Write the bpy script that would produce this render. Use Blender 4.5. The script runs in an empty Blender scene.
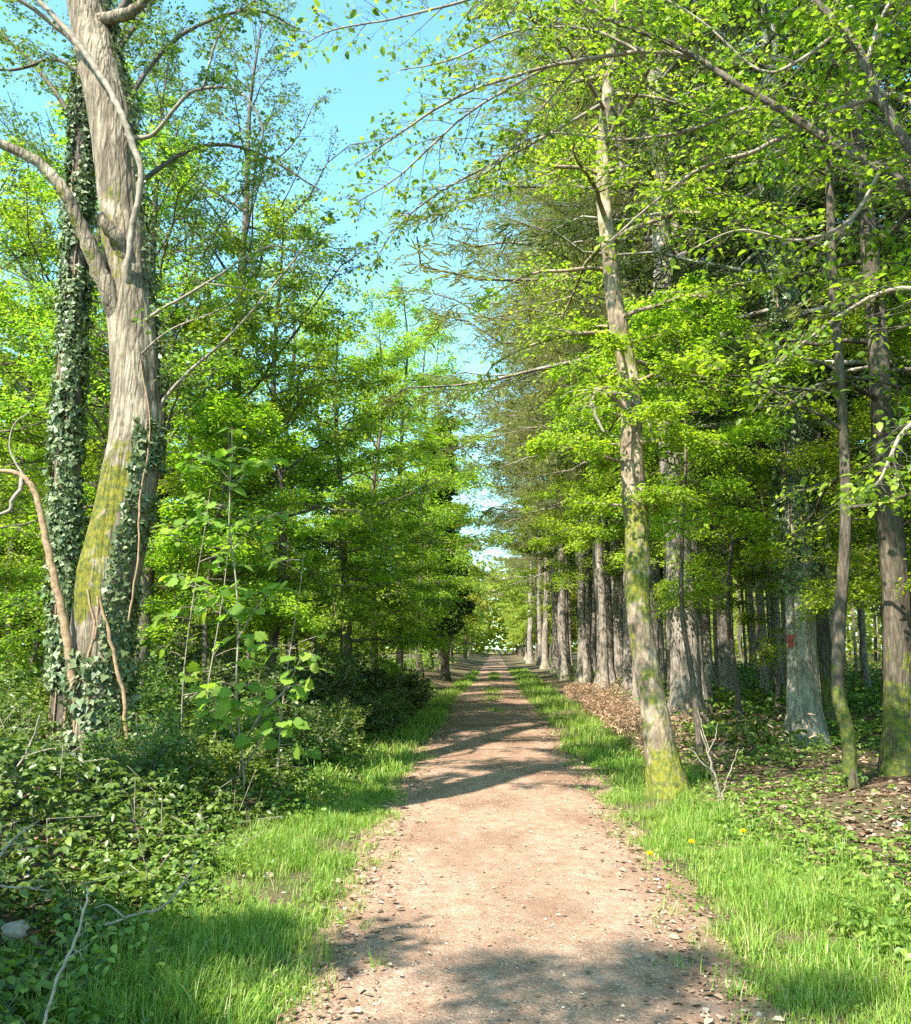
import bpy, math
import numpy as np

SC = bpy.context.scene
COL = SC.collection
R = np.random.default_rng(11)
UP = np.array([0.0, 0.0, 1.0])

# ------------------------------------------------------------------ camera
F_PX, W_PX, H_PX = 900.0, 911, 1024
YAW, PITCH, CAM_Z = math.radians(2.5), math.radians(8.6), 1.6
cam = bpy.data.cameras.new('camera')
camo = bpy.data.objects.new('camera', cam)
COL.objects.link(camo)
cam.sensor_fit = 'HORIZONTAL'
cam.sensor_width = 36.0
cam.lens = 36.0 * F_PX / W_PX
cam.clip_start, cam.clip_end = 0.05, 3000
camo.location = (0, 0, CAM_Z)
camo.rotation_euler = (math.radians(90) + PITCH, 0, YAW)
SC.camera = camo
_M = np.array(camo.rotation_euler.to_matrix())


def W(px, py, d):
    """World point seen at pixel (px, py) lying at distance d along the path."""
    v = _M @ np.array([(px - W_PX / 2) / F_PX, -(py - H_PX / 2) / F_PX, -1.0])
    v = v / v[1] * d
    return np.array([v[0], v[1], CAM_Z + v[2]])


# ------------------------------------------------------------------ noise / ground
def _h(i, j, s):
    n = np.sin(i * 127.1 + j * 311.7 + s * 74.7) * 43758.5453
    return n - np.floor(n)


def vnoise(x, y, s=0):
    x, y = np.asarray(x, float), np.asarray(y, float)
    i, j = np.floor(x), np.floor(y)
    u, v = x - i, y - j
    u, v = u * u * (3 - 2 * u), v * v * (3 - 2 * v)
    a, b, c, d = _h(i, j, s), _h(i + 1, j, s), _h(i, j + 1, s), _h(i + 1, j + 1, s)
    return (a * (1 - u) + b * u) * (1 - v) + (c * (1 - u) + d * u) * v


def fbm(x, y, s=0, o=3):
    t, a, k = 0, 0.5, 1.0
    for q in range(o):
        t = t + a * vnoise(x * k, y * k, s + q)
        a, k = a / 2, k * 2.1
    return t


def sstep(t):
    t = np.clip(t, 0, 1)
    return t * t * (3 - 2 * t)


def path_c(y):
    return np.interp(y, [0, 4, 11, 28, 60, 300], [0.16, 0.12, 0.02, -0.14, -0.05, 0.0])


def path_w(y):
    return np.interp(y, [0, 4, 7, 11, 28, 60, 300], [1.0, 1.02, 1.1, 1.2, 1.05, 1.0, 1.0])


def hgt(x, y):
    x, y = np.asarray(x, float), np.asarray(y, float)
    l = sstep((-1.5 - x) / 2.4)
    r = sstep((x - 1.7) / 3.0)
    z = l * (0.32 + 0.22 * (fbm(x * .5, y * .5, 3) - .4)) + r * (0.18 + 0.3 * (fbm(x * .45, y * .45, 9) - .4))
    return z


# ------------------------------------------------------------------ mesh builder
def norm(v):
    return v / (np.linalg.norm(v, axis=-1, keepdims=True) + 1e-9)


class Geo:
    def __init__(self):
        self.v, self.f, self.n = [], [], 0

    def add(self, v, faces, mat=0):
        v = np.asarray(v, float).reshape(-1, 3)
        for f in faces:
            if len(f):
                self.f.append((np.asarray(f, int) + self.n, mat))
        self.v.append(v)
        self.n += len(v)

    def tubes(self, P, Rr, n=5, mat=0, rough=0.0, cap=False):
        P = np.asarray(P, float)
        if P.ndim == 2:
            P = P[None]
        B, K, _ = P.shape
        Rr = np.broadcast_to(np.asarray(Rr, float), (B, K))
        t = norm(np.gradient(P, axis=1))
        ref = np.where(np.abs(t[:, :, 2:3]).mean(1, keepdims=True) > .75, np.array([1.0, 0, 0]), UP)
        a = norm(np.cross(t, np.broadcast_to(ref, t.shape)))
        b = np.cross(t, a)
        th = np.arange(n) / n * 2 * math.pi
        rr = Rr[:, :, None]
        if rough:
            kk = np.arange(K)[None, :, None]
            tt = th[None, None, :]
            ph = R.uniform(0, 6, (B, 1, 1))
            rr = rr * (1 + rough * (np.sin(3 * tt + kk * .21 + ph) * .5 + np.sin(5 * tt - kk * .33 + ph) * .4
                       + np.sin(9 * tt + kk * .15) * .35 + np.sin(2 * tt + kk * .6) * .35 + R.normal(0, .25, (B, K, n))))
        V = P[:, :, None, :] + rr[..., None] * (np.cos(th)[None, None, :, None] * a[:, :, None, :] + np.sin(th)[None, None, :, None] * b[:, :, None, :])
        idx = np.arange(B * K * n).reshape(B, K, n)
        A_, B_ = idx[:, :-1, :], idx[:, 1:, :]
        q = np.stack([A_, np.roll(A_, -1, 2), np.roll(B_, -1, 2), B_], -1).reshape(-1, 4)
        faces = [q[:, ::-1]]
        if cap:
            faces.append(idx[:, -1, :][:, ::-1])
        self.add(V.reshape(-1, 3), faces, mat)

    def leaves(self, C, D, N, S, T, mat=0):
        """T = (verts, faces) template; C centre/base, D direction, N normal, S size."""
        tv, tf = T
        if len(C) == 0:
            return
        D = norm(D)
        N = norm(N - (N * D).sum(-1, keepdims=True) * D)
        Wd = np.cross(N, D)
        S = np.broadcast_to(np.asarray(S, float), (len(C),))[:, None, None]
        V = C[:, None, :] + S * (tv[None, :, 0:1] * D[:, None] + tv[None, :, 1:2] * Wd[:, None] + tv[None, :, 2:3] * N[:, None])
        k = len(tv)
        base = (np.arange(len(C)) * k)[:, None, None]
        self.add(V.reshape(-1, 3), [(np.asarray(f)[None] + base).reshape(-1, np.asarray(f).shape[1]) for f in tf], mat)

    def join(self, o, mat=0):
        if o.n:
            self.add(np.concatenate(o.v), [f for f, _ in o.f], mat)

    def mesh(self, name, mats, smooth=False):
        v = np.concatenate(self.v) if self.v else np.zeros((0, 3))
        me = bpy.data.meshes.new(name)
        nl = sum(f.size for f, _ in self.f)
        npol = sum(len(f) for f, _ in self.f)
        me.vertices.add(len(v))
        me.vertices.foreach_set('co', v.astype(np.float32).ravel())
        me.loops.add(nl)
        me.polygons.add(npol)
        me.loops.foreach_set('vertex_index', np.concatenate([f.ravel() for f, _ in self.f]).astype(np.int32))
        tot = np.concatenate([np.full(len(f), f.shape[1]) for f, _ in self.f])
        me.polygons.foreach_set('loop_start', np.concatenate([[0], np.cumsum(tot)[:-1]]).astype(np.int32))
        me.polygons.foreach_set('material_index', np.concatenate([np.full(len(f), m) for f, m in self.f]).astype(np.int32))
        if smooth:
            me.polygons.foreach_set('use_smooth', np.ones(npol, bool))
        for m in (mats if isinstance(mats, (list, tuple)) else [mats]):
            me.materials.append(m)
        me.update(calc_edges=True)
        return me


def sample(P, b, s):
    """Points and tangents at parameter s (0..1) of polylines P[b]."""
    K = P.shape[1]
    q = np.clip(s, 0, .9999) * (K - 1)
    i = q.astype(int)
    u = (q - i)[:, None]
    p0, p1 = P[b, i], P[b, i + 1]
    return p0 * (1 - u) + p1 * u, norm(p1 - p0)


def pnoise(u, v, n, s=0):
    i, j = np.floor(u), np.floor(v)
    a, b = u - i, v - j
    a, b = a * a * (3 - 2 * a), b * b * (3 - 2 * b)
    i0, i1 = i % n, (i + 1) % n
    return (_h(i0, j, s) * (1 - a) + _h(i1, j, s) * a) * (1 - b) + (_h(i0, j + 1, s) * (1 - a) + _h(i1, j + 1, s) * a) * b


def bark_tube(g, p, r, sides, nr, depth, step, vlen=.4, flare=.35, lobes=5):
    """Trunk with real bark ridges, swellings and root flare."""
    L = np.concatenate([[0], np.cumsum(np.linalg.norm(np.diff(p, axis=0), axis=1))])
    q = np.arange(0, L[-1], step)
    p = np.stack([np.interp(q, L, p[:, i]) for i in range(3)], 1)
    k = np.ones(9) / 9
    p[4:-4] = np.stack([np.convolve(p[:, i], k, 'valid') for i in range(3)], 1)
    r = np.interp(q, L, r)
    K = len(p)
    t = norm(np.gradient(p, axis=0))
    a = norm(np.cross(t, np.broadcast_to(np.array([1.0, 0, 0]), t.shape)))
    b = np.cross(t, a)
    th = np.arange(sides) / sides
    TH, Q = np.meshgrid(th, q)
    wv = .35 * np.sin(Q * 2.1) + .2 * np.sin(Q * 5.3)
    u = (TH * nr + wv) % nr
    rid = 1 - np.abs(2 * pnoise(u, Q / vlen, nr, 3) - 1)
    fin = pnoise((TH * nr * 3 + wv) % (nr * 3), Q / (vlen * .35), nr * 3, 5)
    big = pnoise((TH * 3) % 3, Q / .9, 3, 7) - .5
    m = 1 + depth * (rid - .6) + depth * .5 * (fin - .5) + .10 * big
    z = q[:, None]
    m = m + flare * np.exp(-z / .28) * (.55 + .6 * np.sin(2 * math.pi * TH * lobes + 1.3) ** 2)
    rr = (r[:, None] * m)[..., None]
    V = p[:, None] + rr * (np.cos(2 * math.pi * TH)[..., None] * a[:, None] + np.sin(2 * math.pi * TH)[..., None] * b[:, None])
    idx = np.arange(K * sides).reshape(K, sides)
    A, B = idx[:-1], idx[1:]
    g.add(V.reshape(-1, 3), [np.stack([A, np.roll(A, -1, 1), np.roll(B, -1, 1), B], -1).reshape(-1, 4)[:, ::-1]])


def smooth_line(pts, n=6, vals=None):
    """Catmull-Rom through pts; vals (radii) are interpolated along."""
    p = np.asarray(pts, float)
    q = np.vstack([2 * p[0] - p[1], p, 2 * p[-1] - p[-2]])
    out, rv = [], []
    for i in range(len(p) - 1):
        for k in range(n):
            t = k / n
            a, b, c, d = q[i], q[i + 1], q[i + 2], q[i + 3]
            out.append(.5 * ((2 * b) + (-a + c) * t + (2 * a - 5 * b + 4 * c - d) * t * t + (-a + 3 * b - 3 * c + d) * t ** 3))
            if vals is not None:
                rv.append(vals[i] * (1 - t) + vals[i + 1] * t)
    out.append(p[-1])
    if vals is not None:
        rv.append(vals[-1])
        return np.array(out), np.array(rv)
    return np.array(out)


# ------------------------------------------------------------------ leaf templates
def Tm(v, f):
    return np.array(v, float), [np.array(x, int) for x in f]


RHOMB = Tm([(0, 0, 0), (.48, .30, .05), (1, 0, -.04), (.48, -.30, .05)], [[(0, 2, 1), (0, 3, 2)]])
BEECH = Tm([(0, 0, 0), (.3, .26, .07), (.68, .23, .02), (1, 0, -.16), (.68, -.23, .02), (.3, -.26, .07), (.5, 0, -.01)], [[(0, 6, 1), (6, 2, 1), (6, 3, 2), (6, 4, 3), (6, 5, 4), (0, 5, 6)]])
_mp = [(0, 0), (-.12, .26), (.03, .33), (.1, .5), (.28, .44), (.45, .54), (.55, .38), (.74, .32), (.75, .18), (1, 0)]
_mv = [(x, y, .06 * abs(y) - .12 * max(x - .4, 0)) for x, y in _mp] + [(x, -y, .06 * abs(y) - .12 * max(x - .4, 0)) for x, y in _mp[1:-1]]
_o = list(range(10)) + [10 + k for k in range(7, -1, -1)]
_mv = _mv + [(.35, 0, .02)]
MAPLE = Tm(_mv, [[(18, _o[i], _o[(i + 1) % 18]) for i in range(18)]])
_ip = [(0, 0), (-.12, .3), (.12, .5), (.42, .26), (1, 0)]
_iv = [(x, y, .08 * abs(y)) for x, y in _ip] + [(x, -y, .08 * abs(y)) for x, y in _ip[1:-1]]
IVY = Tm(_iv, [[(0, 4, 3), (0, 3, 2), (0, 2, 1), (0, 7, 4), (0, 6, 7), (0, 5, 6)]])
NEEDLE = Tm([(0, 0, 0), (.5, .05, -.04), (1, 0, -.15), (.5, -.05, -.04)], [[(0, 2, 1), (0, 3, 2)]])
# tuft of larch needles on a short hanging shoot: three crossing narrow blades
_nv = []
for a in (0, 2.1, 4.2):
    c, s = math.cos(a), math.sin(a)
    _nv += [(0, 0, 0), (.3, .07 * c, .07 * s), (1, .0, 0), (.65, -.05 * c, -.05 * s)]
SHOOT = Tm(_nv, [[(0, 2, 1), (0, 3, 2), (4, 6, 5), (4, 7, 6), (8, 10, 9), (8, 11, 10)]])


# ------------------------------------------------------------------ materials
def nt(name):
    m = bpy.data.materials.new(name)
    m.use_nodes = True
    t = m.node_tree
    t.nodes.clear()
    out = t.nodes.new('ShaderNodeOutputMaterial')
    return m, t, out


def nd(t, kind, **kw):
    n = t.nodes.new('ShaderNode' + kind)
    for k, v in kw.items():
        setattr(n, k, v)
    return n


def ramp(t, fac, stops):
    n = nd(t, 'ValToRGB')
    e = n.color_ramp.elements
    while len(e) < len(stops):
        e.new(.5)
    for i, (p, c) in enumerate(stops):
        e[i].position = p
        e[i].color = (*c, 1) if len(c) == 3 else c
    t.links.new(fac, n.inputs[0])
    return n.outputs[0]


def mixc(t, fac, a, b, mode='MIX'):
    n = nd(t, 'Mix', data_type='RGBA', blend_type=mode)
    for s, v in ((n.inputs[0], fac), (n.inputs[6], a), (n.inputs[7], b)):
        if isinstance(v, (int, float)):
            s.default_value = v
        elif isinstance(v, tuple):
            s.default_value = (*v, 1)
        else:
            t.links.new(v, s)
    return n.outputs[2]


def math_(t, op, a, b=None):
    n = nd(t, 'Math', operation=op)
    for s, v in zip(n.inputs, (a, b)):
        if v is None:
            continue
        if isinstance(v, (int, float)):
            s.default_value = v
        else:
            t.links.new(v, s)
    return n.outputs[0]


def noise(t, vec, scale, detail=4, rough=.55):
    n = nd(t, 'TexNoise')
    n.inputs['Scale'].default_value = scale
    n.inputs['Detail'].default_value = detail
    n.inputs['Roughness'].default_value = rough
    if vec is not None:
        t.links.new(vec, n.inputs['Vector'])
    return n.outputs[0]


def leaf_mat(name, stops, trans=.45, rough=.45, spec=.35, tint=(1.32, 1.42, .5), vary=.12, patch=None):
    m, t, out = nt(name)
    L = t.links.new
    g = nd(t, 'NewGeometry')
    oi = nd(t, 'ObjectInfo')
    c = ramp(t, g.outputs['Random Per Island'], stops)
    if patch:
        pn = noise(t, nd(t, 'TexCoord').outputs['Object'], patch[0], 4, .6)
        c = mixc(t, math_(t, 'MULTIPLY', ramp(t, pn, [(.42, (0, 0, 0)), (.62, (1, 1, 1))]), patch[2]), c, patch[1])
    hs = nd(t, 'HueSaturation')
    hs.inputs['Hue'].default_value = .5
    L(math_(t, 'ADD', math_(t, 'MULTIPLY', oi.outputs['Random'], .03), .485), hs.inputs['Hue'])
    L(math_(t, 'ADD', math_(t, 'MULTIPLY', oi.outputs['Random'], vary * 2), 1 - vary), hs.inputs['Value'])
    L(c, hs.inputs['Color'])
    p = nd(t, 'BsdfPrincipled')
    L(hs.outputs[0], p.inputs['Base Color'])
    p.inputs['Roughness'].default_value = rough
    p.inputs['Specular IOR Level'].default_value = spec
    tr = nd(t, 'BsdfTranslucent')
    L(mixc(t, 1.0, hs.outputs[0], tint, 'MULTIPLY'), tr.inputs[0])
    mx = nd(t, 'MixShader')
    mx.inputs[0].default_value = trans
    L(p.outputs[0], mx.inputs[1])
    L(tr.outputs[0], mx.inputs[2])
    L(mx.outputs[0], out.inputs[0])
    return m


def bark_mat(name, dark, light, scale=9, stretch=.16, moss=(), moss_col=(.19, .19, .025), moss_dir=None, lichen=.25, bump=.7, band=None):
    m, t, out = nt(name)
    L = t.links.new
    tc = nd(t, 'TexCoord')
    mp = nd(t, 'Mapping')
    mp.inputs['Scale'].default_value = (1, 1, stretch)
    L(tc.outputs['Object'], mp.inputs[0])
    n1 = noise(t, mp.outputs[0], scale, 9, .68)
    n2 = noise(t, tc.outputs['Object'], 2.3, 5, .6)
    vo = nd(t, 'TexVoronoi', feature='DISTANCE_TO_EDGE')
    vo.inputs['Scale'].default_value = scale * 1.4
    L(mp.outputs[0], vo.inputs['Vector'])
    crack = ramp(t, vo.outputs['Distance'], [(0, (0, 0, 0)), (.22, (1, 1, 1))])
    col = ramp(t, n1, [(.3, dark), (.5, tuple(.5 * (a + b) for a, b in zip(dark, light))), (.68, light)])
    n3 = noise(t, mp.outputs[0], scale * 5, 6, .7)
    col = mixc(t, 1.0, col, ramp(t, n3, [(.3, (.45, .45, .45)), (.68, (1.3, 1.3, 1.3))]), 'MULTIPLY')
    col = mixc(t, math_(t, 'MULTIPLY', math_(t, 'SUBTRACT', 1.0, crack), .45), col, tuple(c * .5 for c in dark))
    col = mixc(t, math_(t, 'MULTIPLY', ramp(t, n2, [(.5, (0, 0, 0)), (.65, (1, 1, 1))]), lichen), col, tuple(min(1, c * 1.5) for c in light))
    if moss:
        sx = nd(t, 'SeparateXYZ')
        L(tc.outputs['Object'], sx.inputs[0])
        zz = math_(t, 'ADD', sx.outputs[2], math_(t, 'MULTIPLY', math_(t, 'SUBTRACT', noise(t, tc.outputs['Object'], 3.2, 4, .6), .5), 2.2))
        tot = None
        for z0, z1, soft, amt in moss:
            a = nd(t, 'MapRange', interpolation_type='SMOOTHSTEP')
            L(zz, a.inputs[0])
            a.inputs[1].default_value, a.inputs[2].default_value = z0 - soft, z0 + soft
            b = nd(t, 'MapRange', interpolation_type='SMOOTHSTEP')
            L(zz, b.inputs[0])
            b.inputs[1].default_value, b.inputs[2].default_value = z1 - soft, z1 + soft
            w = math_(t, 'MULTIPLY', math_(t, 'SUBTRACT', a.outputs[0], b.outputs[0]), amt)
            tot = w if tot is None else math_(t, 'MAXIMUM', tot, w)
        if moss_dir is not None:
            g = nd(t, 'NewGeometry')
            dp = nd(t, 'VectorMath', operation='DOT_PRODUCT')
            L(g.outputs['Normal'], dp.inputs[0])
            dp.inputs[1].default_value = moss_dir
            mr = nd(t, 'MapRange')
            L(dp.outputs['Value'], mr.inputs[0])
            mr.inputs[1].default_value, mr.inputs[2].default_value = -.25, .35
            tot = math_(t, 'MULTIPLY', tot, mr.outputs[0])
        nn = noise(t, tc.outputs['Object'], 5.5, 7, .62)
        mask = ramp(t, math_(t, 'ADD', math_(t, 'SUBTRACT', nn, .85), tot), [(.08, (0, 0, 0)), (.24, (1, 1, 1))])
        nf = noise(t, tc.outputs['Object'], 60, 3, .6)
        mcol = mixc(t, nf, tuple(c * .4 for c in moss_col), tuple(c * 1.5 for c in moss_col))
        mcol = mixc(t, ramp(t, noise(t, tc.outputs['Object'], 16, 5, .7), [(.42, (0, 0, 0)), (.6, (1, 1, 1))]), mcol, (moss_col[0] * .35, moss_col[1] * .5, moss_col[2]))
        col = mixc(t, mask, col, mcol)
    p = nd(t, 'BsdfPrincipled')
    L(col, p.inputs['Base Color'])
    p.inputs['Roughness'].default_value = .9
    p.inputs['Specular IOR Level'].default_value = .15
    bp = nd(t, 'Bump')
    bp.inputs['Strength'].default_value = bump
    bp.inputs['Distance'].default_value = .03
    L(math_(t, 'ADD', math_(t, 'ADD', n1, math_(t, 'MULTIPLY', n3, .5)), math_(t, 'MULTIPLY', crack, .4)), bp.inputs['Height'])
    L(bp.outputs[0], p.inputs['Normal'])
    L(p.outputs[0], out.inputs[0])
    return m


def flat_mat(name, stops, rough=.8, scale=30, island=False):
    m, t, out = nt(name)
    if island:
        fac = nd(t, 'NewGeometry').outputs['Random Per Island']
    else:
        fac = noise(t, nd(t, 'TexCoord').outputs['Object'], scale, 5)
    p = nd(t, 'BsdfPrincipled')
    t.links.new(ramp(t, fac, stops), p.inputs['Base Color'])
    p.inputs['Roughness'].default_value = rough
    p.inputs['Specular IOR Level'].default_value = .2
    t.links.new(p.outputs[0], out.inputs[0])
    return m


def G(r, g, b, k=1.0):
    return (r * k, g * k, b * k)


M = {}
M['beech'] = leaf_mat('beech_leaf', [(0, (.13, .22, .022)), (.5, (.235, .34, .034)), (1, (.35, .44, .055))], .6)
M['beech_young'] = leaf_mat('young_beech_leaf', [(0, (.14, .23, .018)), (.5, (.25, .35, .028)), (1, (.37, .45, .05))], .58)
M['wood_leaf'] = leaf_mat('wood_leaf', [(0, (.07, .14, .018)), (.6, (.12, .20, .025)), (1, (.18, .26, .035))], .45)
M['hazel'] = leaf_mat('hornbeam_leaf', [(0, (.08, .16, .018)), (.5, (.17, .28, .028)), (1, (.31, .41, .05))], .5, .4)
M['oak'] = leaf_mat('old_tree_leaf', [(0, (.08, .14, .035)), (1, (.17, .24, .05))], .4)
M['maple'] = leaf_mat('maple_leaf', [(0, (.10, .20, .03)), (.6, (.19, .32, .05)), (1, (.29, .39, .06))], .55, .55, .12)
M['ivy'] = leaf_mat('ivy_leaf', [(0, (.05, .09, .025)), (.55, (.11, .155, .055)), (1, (.26, .30, .16))], .18, .5, .5, (1.2, 1.2, .5))
M['bramble'] = leaf_mat('bramble_leaf', [(0, (.03, .07, .014)), (.6, (.07, .135, .022)), (1, (.16, .24, .04))], .32, .42, .45, patch=(1.1, (.16, .24, .04), .6))
M['herb'] = leaf_mat('herb_leaf', [(0, (.07, .12, .02)), (.6, (.14, .20, .03)), (1, (.22, .28, .05))], .38, .45)
M['holly'] = leaf_mat('dark_shrub_leaf', [(0, (.05, .08, .02)), (.7, (.10, .13, .035)), (1, (.19, .2, .08))], .25, .45, .4)
M['yew'] = leaf_mat('ivy_tower_leaf', [(0, (.05, .10, .025)), (1, (.13, .20, .05))], .35, .45)
M['larch'] = leaf_mat('larch_needle', [(0, (.22, .19, .11)), (.3, (.23, .26, .09)), (1, (.33, .38, .11))], .5, .6, .2, (1.25, 1.25, .6))
M['needle_shade'] = leaf_mat('shaded_needle', [(0, (.05, .06, .025)), (.5, (.08, .115, .035)), (1, (.15, .19, .055))], .35, .6, .2, (1.2, 1.3, .5))  # darker copy of the larch needles; the wood's shadowy depth put into colour
M['grass'] = leaf_mat('grass_blade', [(0, (.09, .19, .024)), (.5, (.16, .29, .034)), (.86, (.26, .37, .055)), (.93, (.36, .38, .12)), (1, (.48, .42, .22))], .4, .45, .3, (1.35, 1.25, .5), patch=(1.7, (.31, .35, .08), .3))
M['bracken'] = leaf_mat('dead_bracken_frond', [(0, (.20, .13, .07)), (.5, (.38, .26, .16)), (1, (.55, .42, .27))], .25, .8, .1, (1.2, 1, .7))
M['litter'] = leaf_mat('dead_leaf', [(0, (.10, .06, .035)), (.4, (.22, .14, .085)), (.8, (.36, .25, .17)), (1, (.52, .42, .32))], .15, .7, .2, (1.1, 1, .8))
M['far'] = leaf_mat('far_leaf', [(0, (.16, .22, .04)), (.5, (.26, .32, .05)), (1, (.36, .40, .08))], .56)
M['bark_old'] = bark_mat('old_bark', (.065, .048, .032), (.42, .34, .25), 12, .11, [(1.5, 3.5, .6, .66), (5.0, 6.8, .7, .5), (.4, 1.2, .4, .42)], (.19, .17, .022), (-.75, -.45, .3), .4, 1.0)
M['bark_moss'] = bark_mat('mossy_bark', (.11, .075, .05), (.42, .325, .23), 11, .3, [(-.6, .8, .4, .64), (1.8, 3.5, .5, .58), (4.4, 5.8, .5, .52), (.7, 2.0, .3, .46), (6, 9, .5, .45)], (.19, .18, .026), None, .5, .6)
M['bark_conifer'] = bark_mat('conifer_bark', (.11, .088, .066), (.44, .375, .31), 10, .18, [(-.2, .5, .3, .45)], lichen=.3, bump=.8)
M['bark_thin'] = bark_mat('thin_bark', (.06, .048, .036), (.22, .18, .14), 16, .2, [(-.3, .6, .3, .4)], lichen=.2, bump=.6)
M['bark_pale'] = bark_mat('pale_bark', (.14, .125, .095), (.38, .345, .28), 9, .2, [(-.3, .3, .2, .3)], lichen=.5, bump=.5)
M['bark_mossy_dark'] = bark_mat('mossy_dark_bark', (.05, .04, .03), (.16, .13, .095), 12, .2, [(-.5, 1.4, .5, .56)], (.14, .15, .025), None, .2, .7)
M['twig'] = flat_mat('twig_bark', [(.3, (.13, .105, .08)), (.7, (.32, .27, .21))], .85, 14)
M['twig_dark'] = flat_mat('dark_twig_bark', [(.3, (.05, .042, .035)), (.7, (.15, .125, .10))], .85, 14)
M['stick'] = flat_mat('bleached_stick', [(.3, (.15, .12, .09)), (.7, (.33, .28, .22))], .8, 20)
M['vine'] = flat_mat('vine_bark', [(.3, (.16, .10, .06)), (.7, (.36, .24, .14))], .85, 25)
M['stone'] = flat_mat('pale_stone', [(.3, (.13, .11, .09)), (.7, (.27, .23, .19))], .9, 18)
M['red'] = flat_mat('red_paint', [(.3, (.26, .045, .035)), (.7, (.38, .08, .065))], .7, 18)
M['yellow'] = flat_mat('dandelion_yellow', [(.3, (.75, .56, .01)), (.7, (.85, .68, .03))], .6, 60)
M['stalk'] = flat_mat('flower_stalk', [(.3, (.10, .18, .03)), (.7, (.16, .24, .05))], .6, 30)
M['pebble'] = flat_mat('pebble', [(0, (.16, .10, .07)), (.7, (.34, .24, .18)), (1, (.55, .46, .38))], .85, island=True)


def ground_mat():
    m, t, out = nt('forest_floor')
    L = t.links.new
    tc = nd(t, 'TexCoord')
    o = tc.outputs['Object']
    a = noise(t, o, 1.2, 6, .6)
    b = noise(t, o, 26, 6, .7)
    vo = nd(t, 'TexVoronoi')
    vo.inputs['Scale'].default_value = 28
    L(o, vo.inputs['Vector'])
    col = ramp(t, b, [(.3, (.035, .024, .016)), (.5, (.09, .06, .04)), (.7, (.19, .13, .09))])
    col = mixc(t, math_(t, 'MULTIPLY', ramp(t, vo.outputs['Color'], [(.2, (0, 0, 0)), (.9, (1, 1, 1))]), .45), col, (.26, .18, .12))
    col = mixc(t, math_(t, 'MULTIPLY', ramp(t, a, [(.42, (0, 0, 0)), (.6, (1, 1, 1))]), .6), col, (.05, .08, .02))
    p = nd(t, 'BsdfPrincipled')
    L(col, p.inputs['Base Color'])
    p.inputs['Roughness'].default_value = .95
    p.inputs['Specular IOR Level'].default_value = .1
    bp = nd(t, 'Bump')
    bp.inputs['Strength'].default_value = .8
    bp.inputs['Distance'].default_value = .04
    L(b, bp.inputs['Height'])
    L(bp.outputs[0], p.inputs['Normal'])
    L(p.outputs[0], out.inputs[0])
    return m


def path_mat():
    m, t, out = nt('path_earth')
    L = t.links.new
    tc = nd(t, 'TexCoord')
    o = tc.outputs['Object']
    mp = nd(t, 'Mapping')
    mp.inputs['Scale'].default_value = (1, .45, 1)
    L(o, mp.inputs[0])
    big = noise(t, mp.outputs[0], 1.1, 5, .6)
    mid = noise(t, o, 9, 6, .65)
    fine = noise(t, o, 75, 5, .75)
    vo = nd(t, 'TexVoronoi')
    vo.inputs['Scale'].default_value = 70
    L(o, vo.inputs['Vector'])
    col = ramp(t, mid, [(.3, (.225, .134, .088)), (.5, (.32, .202, .138)), (.7, (.41, .28, .20))])
    col = mixc(t, ramp(t, fine, [(.35, (.75, .75, .75)), (.7, (0, 0, 0))]), col, mixc(t, .5, col, (.14, .08, .055)))
    col = mixc(t, math_(t, 'MULTIPLY', ramp(t, vo.outputs['Color'], [(.55, (0, 0, 0)), (.85, (1, 1, 1))]), .4), col, (.46, .36, .28))
    col = mixc(t, math_(t, 'MULTIPLY', ramp(t, big, [(.45, (0, 0, 0)), (.60, (1, 1, 1))]), .75), col, (.18, .108, .07))
    p = nd(t, 'BsdfPrincipled')
    L(col, p.inputs['Base Color'])
    p.inputs['Roughness'].default_value = .95
    p.inputs['Specular IOR Level'].default_value = .1
    bp = nd(t, 'Bump')
    bp.inputs['Strength'].default_value = .75
    bp.inputs['Distance'].default_value = .022
    h = math_(t, 'ADD', math_(t, 'MULTIPLY', mid, 1.3), math_(t, 'ADD', math_(t, 'MULTIPLY', fine, .5), math_(t, 'MULTIPLY', vo.outputs['Distance'], -.5)))
    L(h, bp.inputs['Height'])
    L(bp.outputs[0], p.inputs['Normal'])
    L(p.outputs[0], out.inputs[0])
    return m


# ------------------------------------------------------------------ scene objects
def empty(name, label, cat, loc=(0, 0, 0), group=None, rz=0, sc=1.0):
    o = bpy.data.objects.new(name, None)
    COL.objects.link(o)
    o.location = loc
    o.rotation_euler = (0, 0, rz)
    o.scale = (sc,) * 3 if isinstance(sc, (int, float)) else sc
    o.empty_display_size = .2
    o['label'], o['category'] = label, cat
    if group:
        o['group'] = group
    return o


def part(name, me, parent):
    o = bpy.data.objects.new(name, me)
    COL.objects.link(o)
    o.parent = parent
    return o


def single(name, me, label, cat, loc=(0, 0, 0), group=None, rz=0, sc=1.0):
    o = bpy.data.objects.new(name, me)
    COL.objects.link(o)
    o.location = loc
    o.rotation_euler = (0, 0, rz)
    o.scale = (sc,) * 3
    o['label'], o['category'] = label, cat
    if group:
        o['group'] = group
    return o


def setting(name, me, kind='structure', label=None, cat=None):
    o = bpy.data.objects.new(name, me)
    COL.objects.link(o)
    o['kind'] = kind
    if label:
        o['label'], o['category'] = label, cat
    return o


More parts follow.
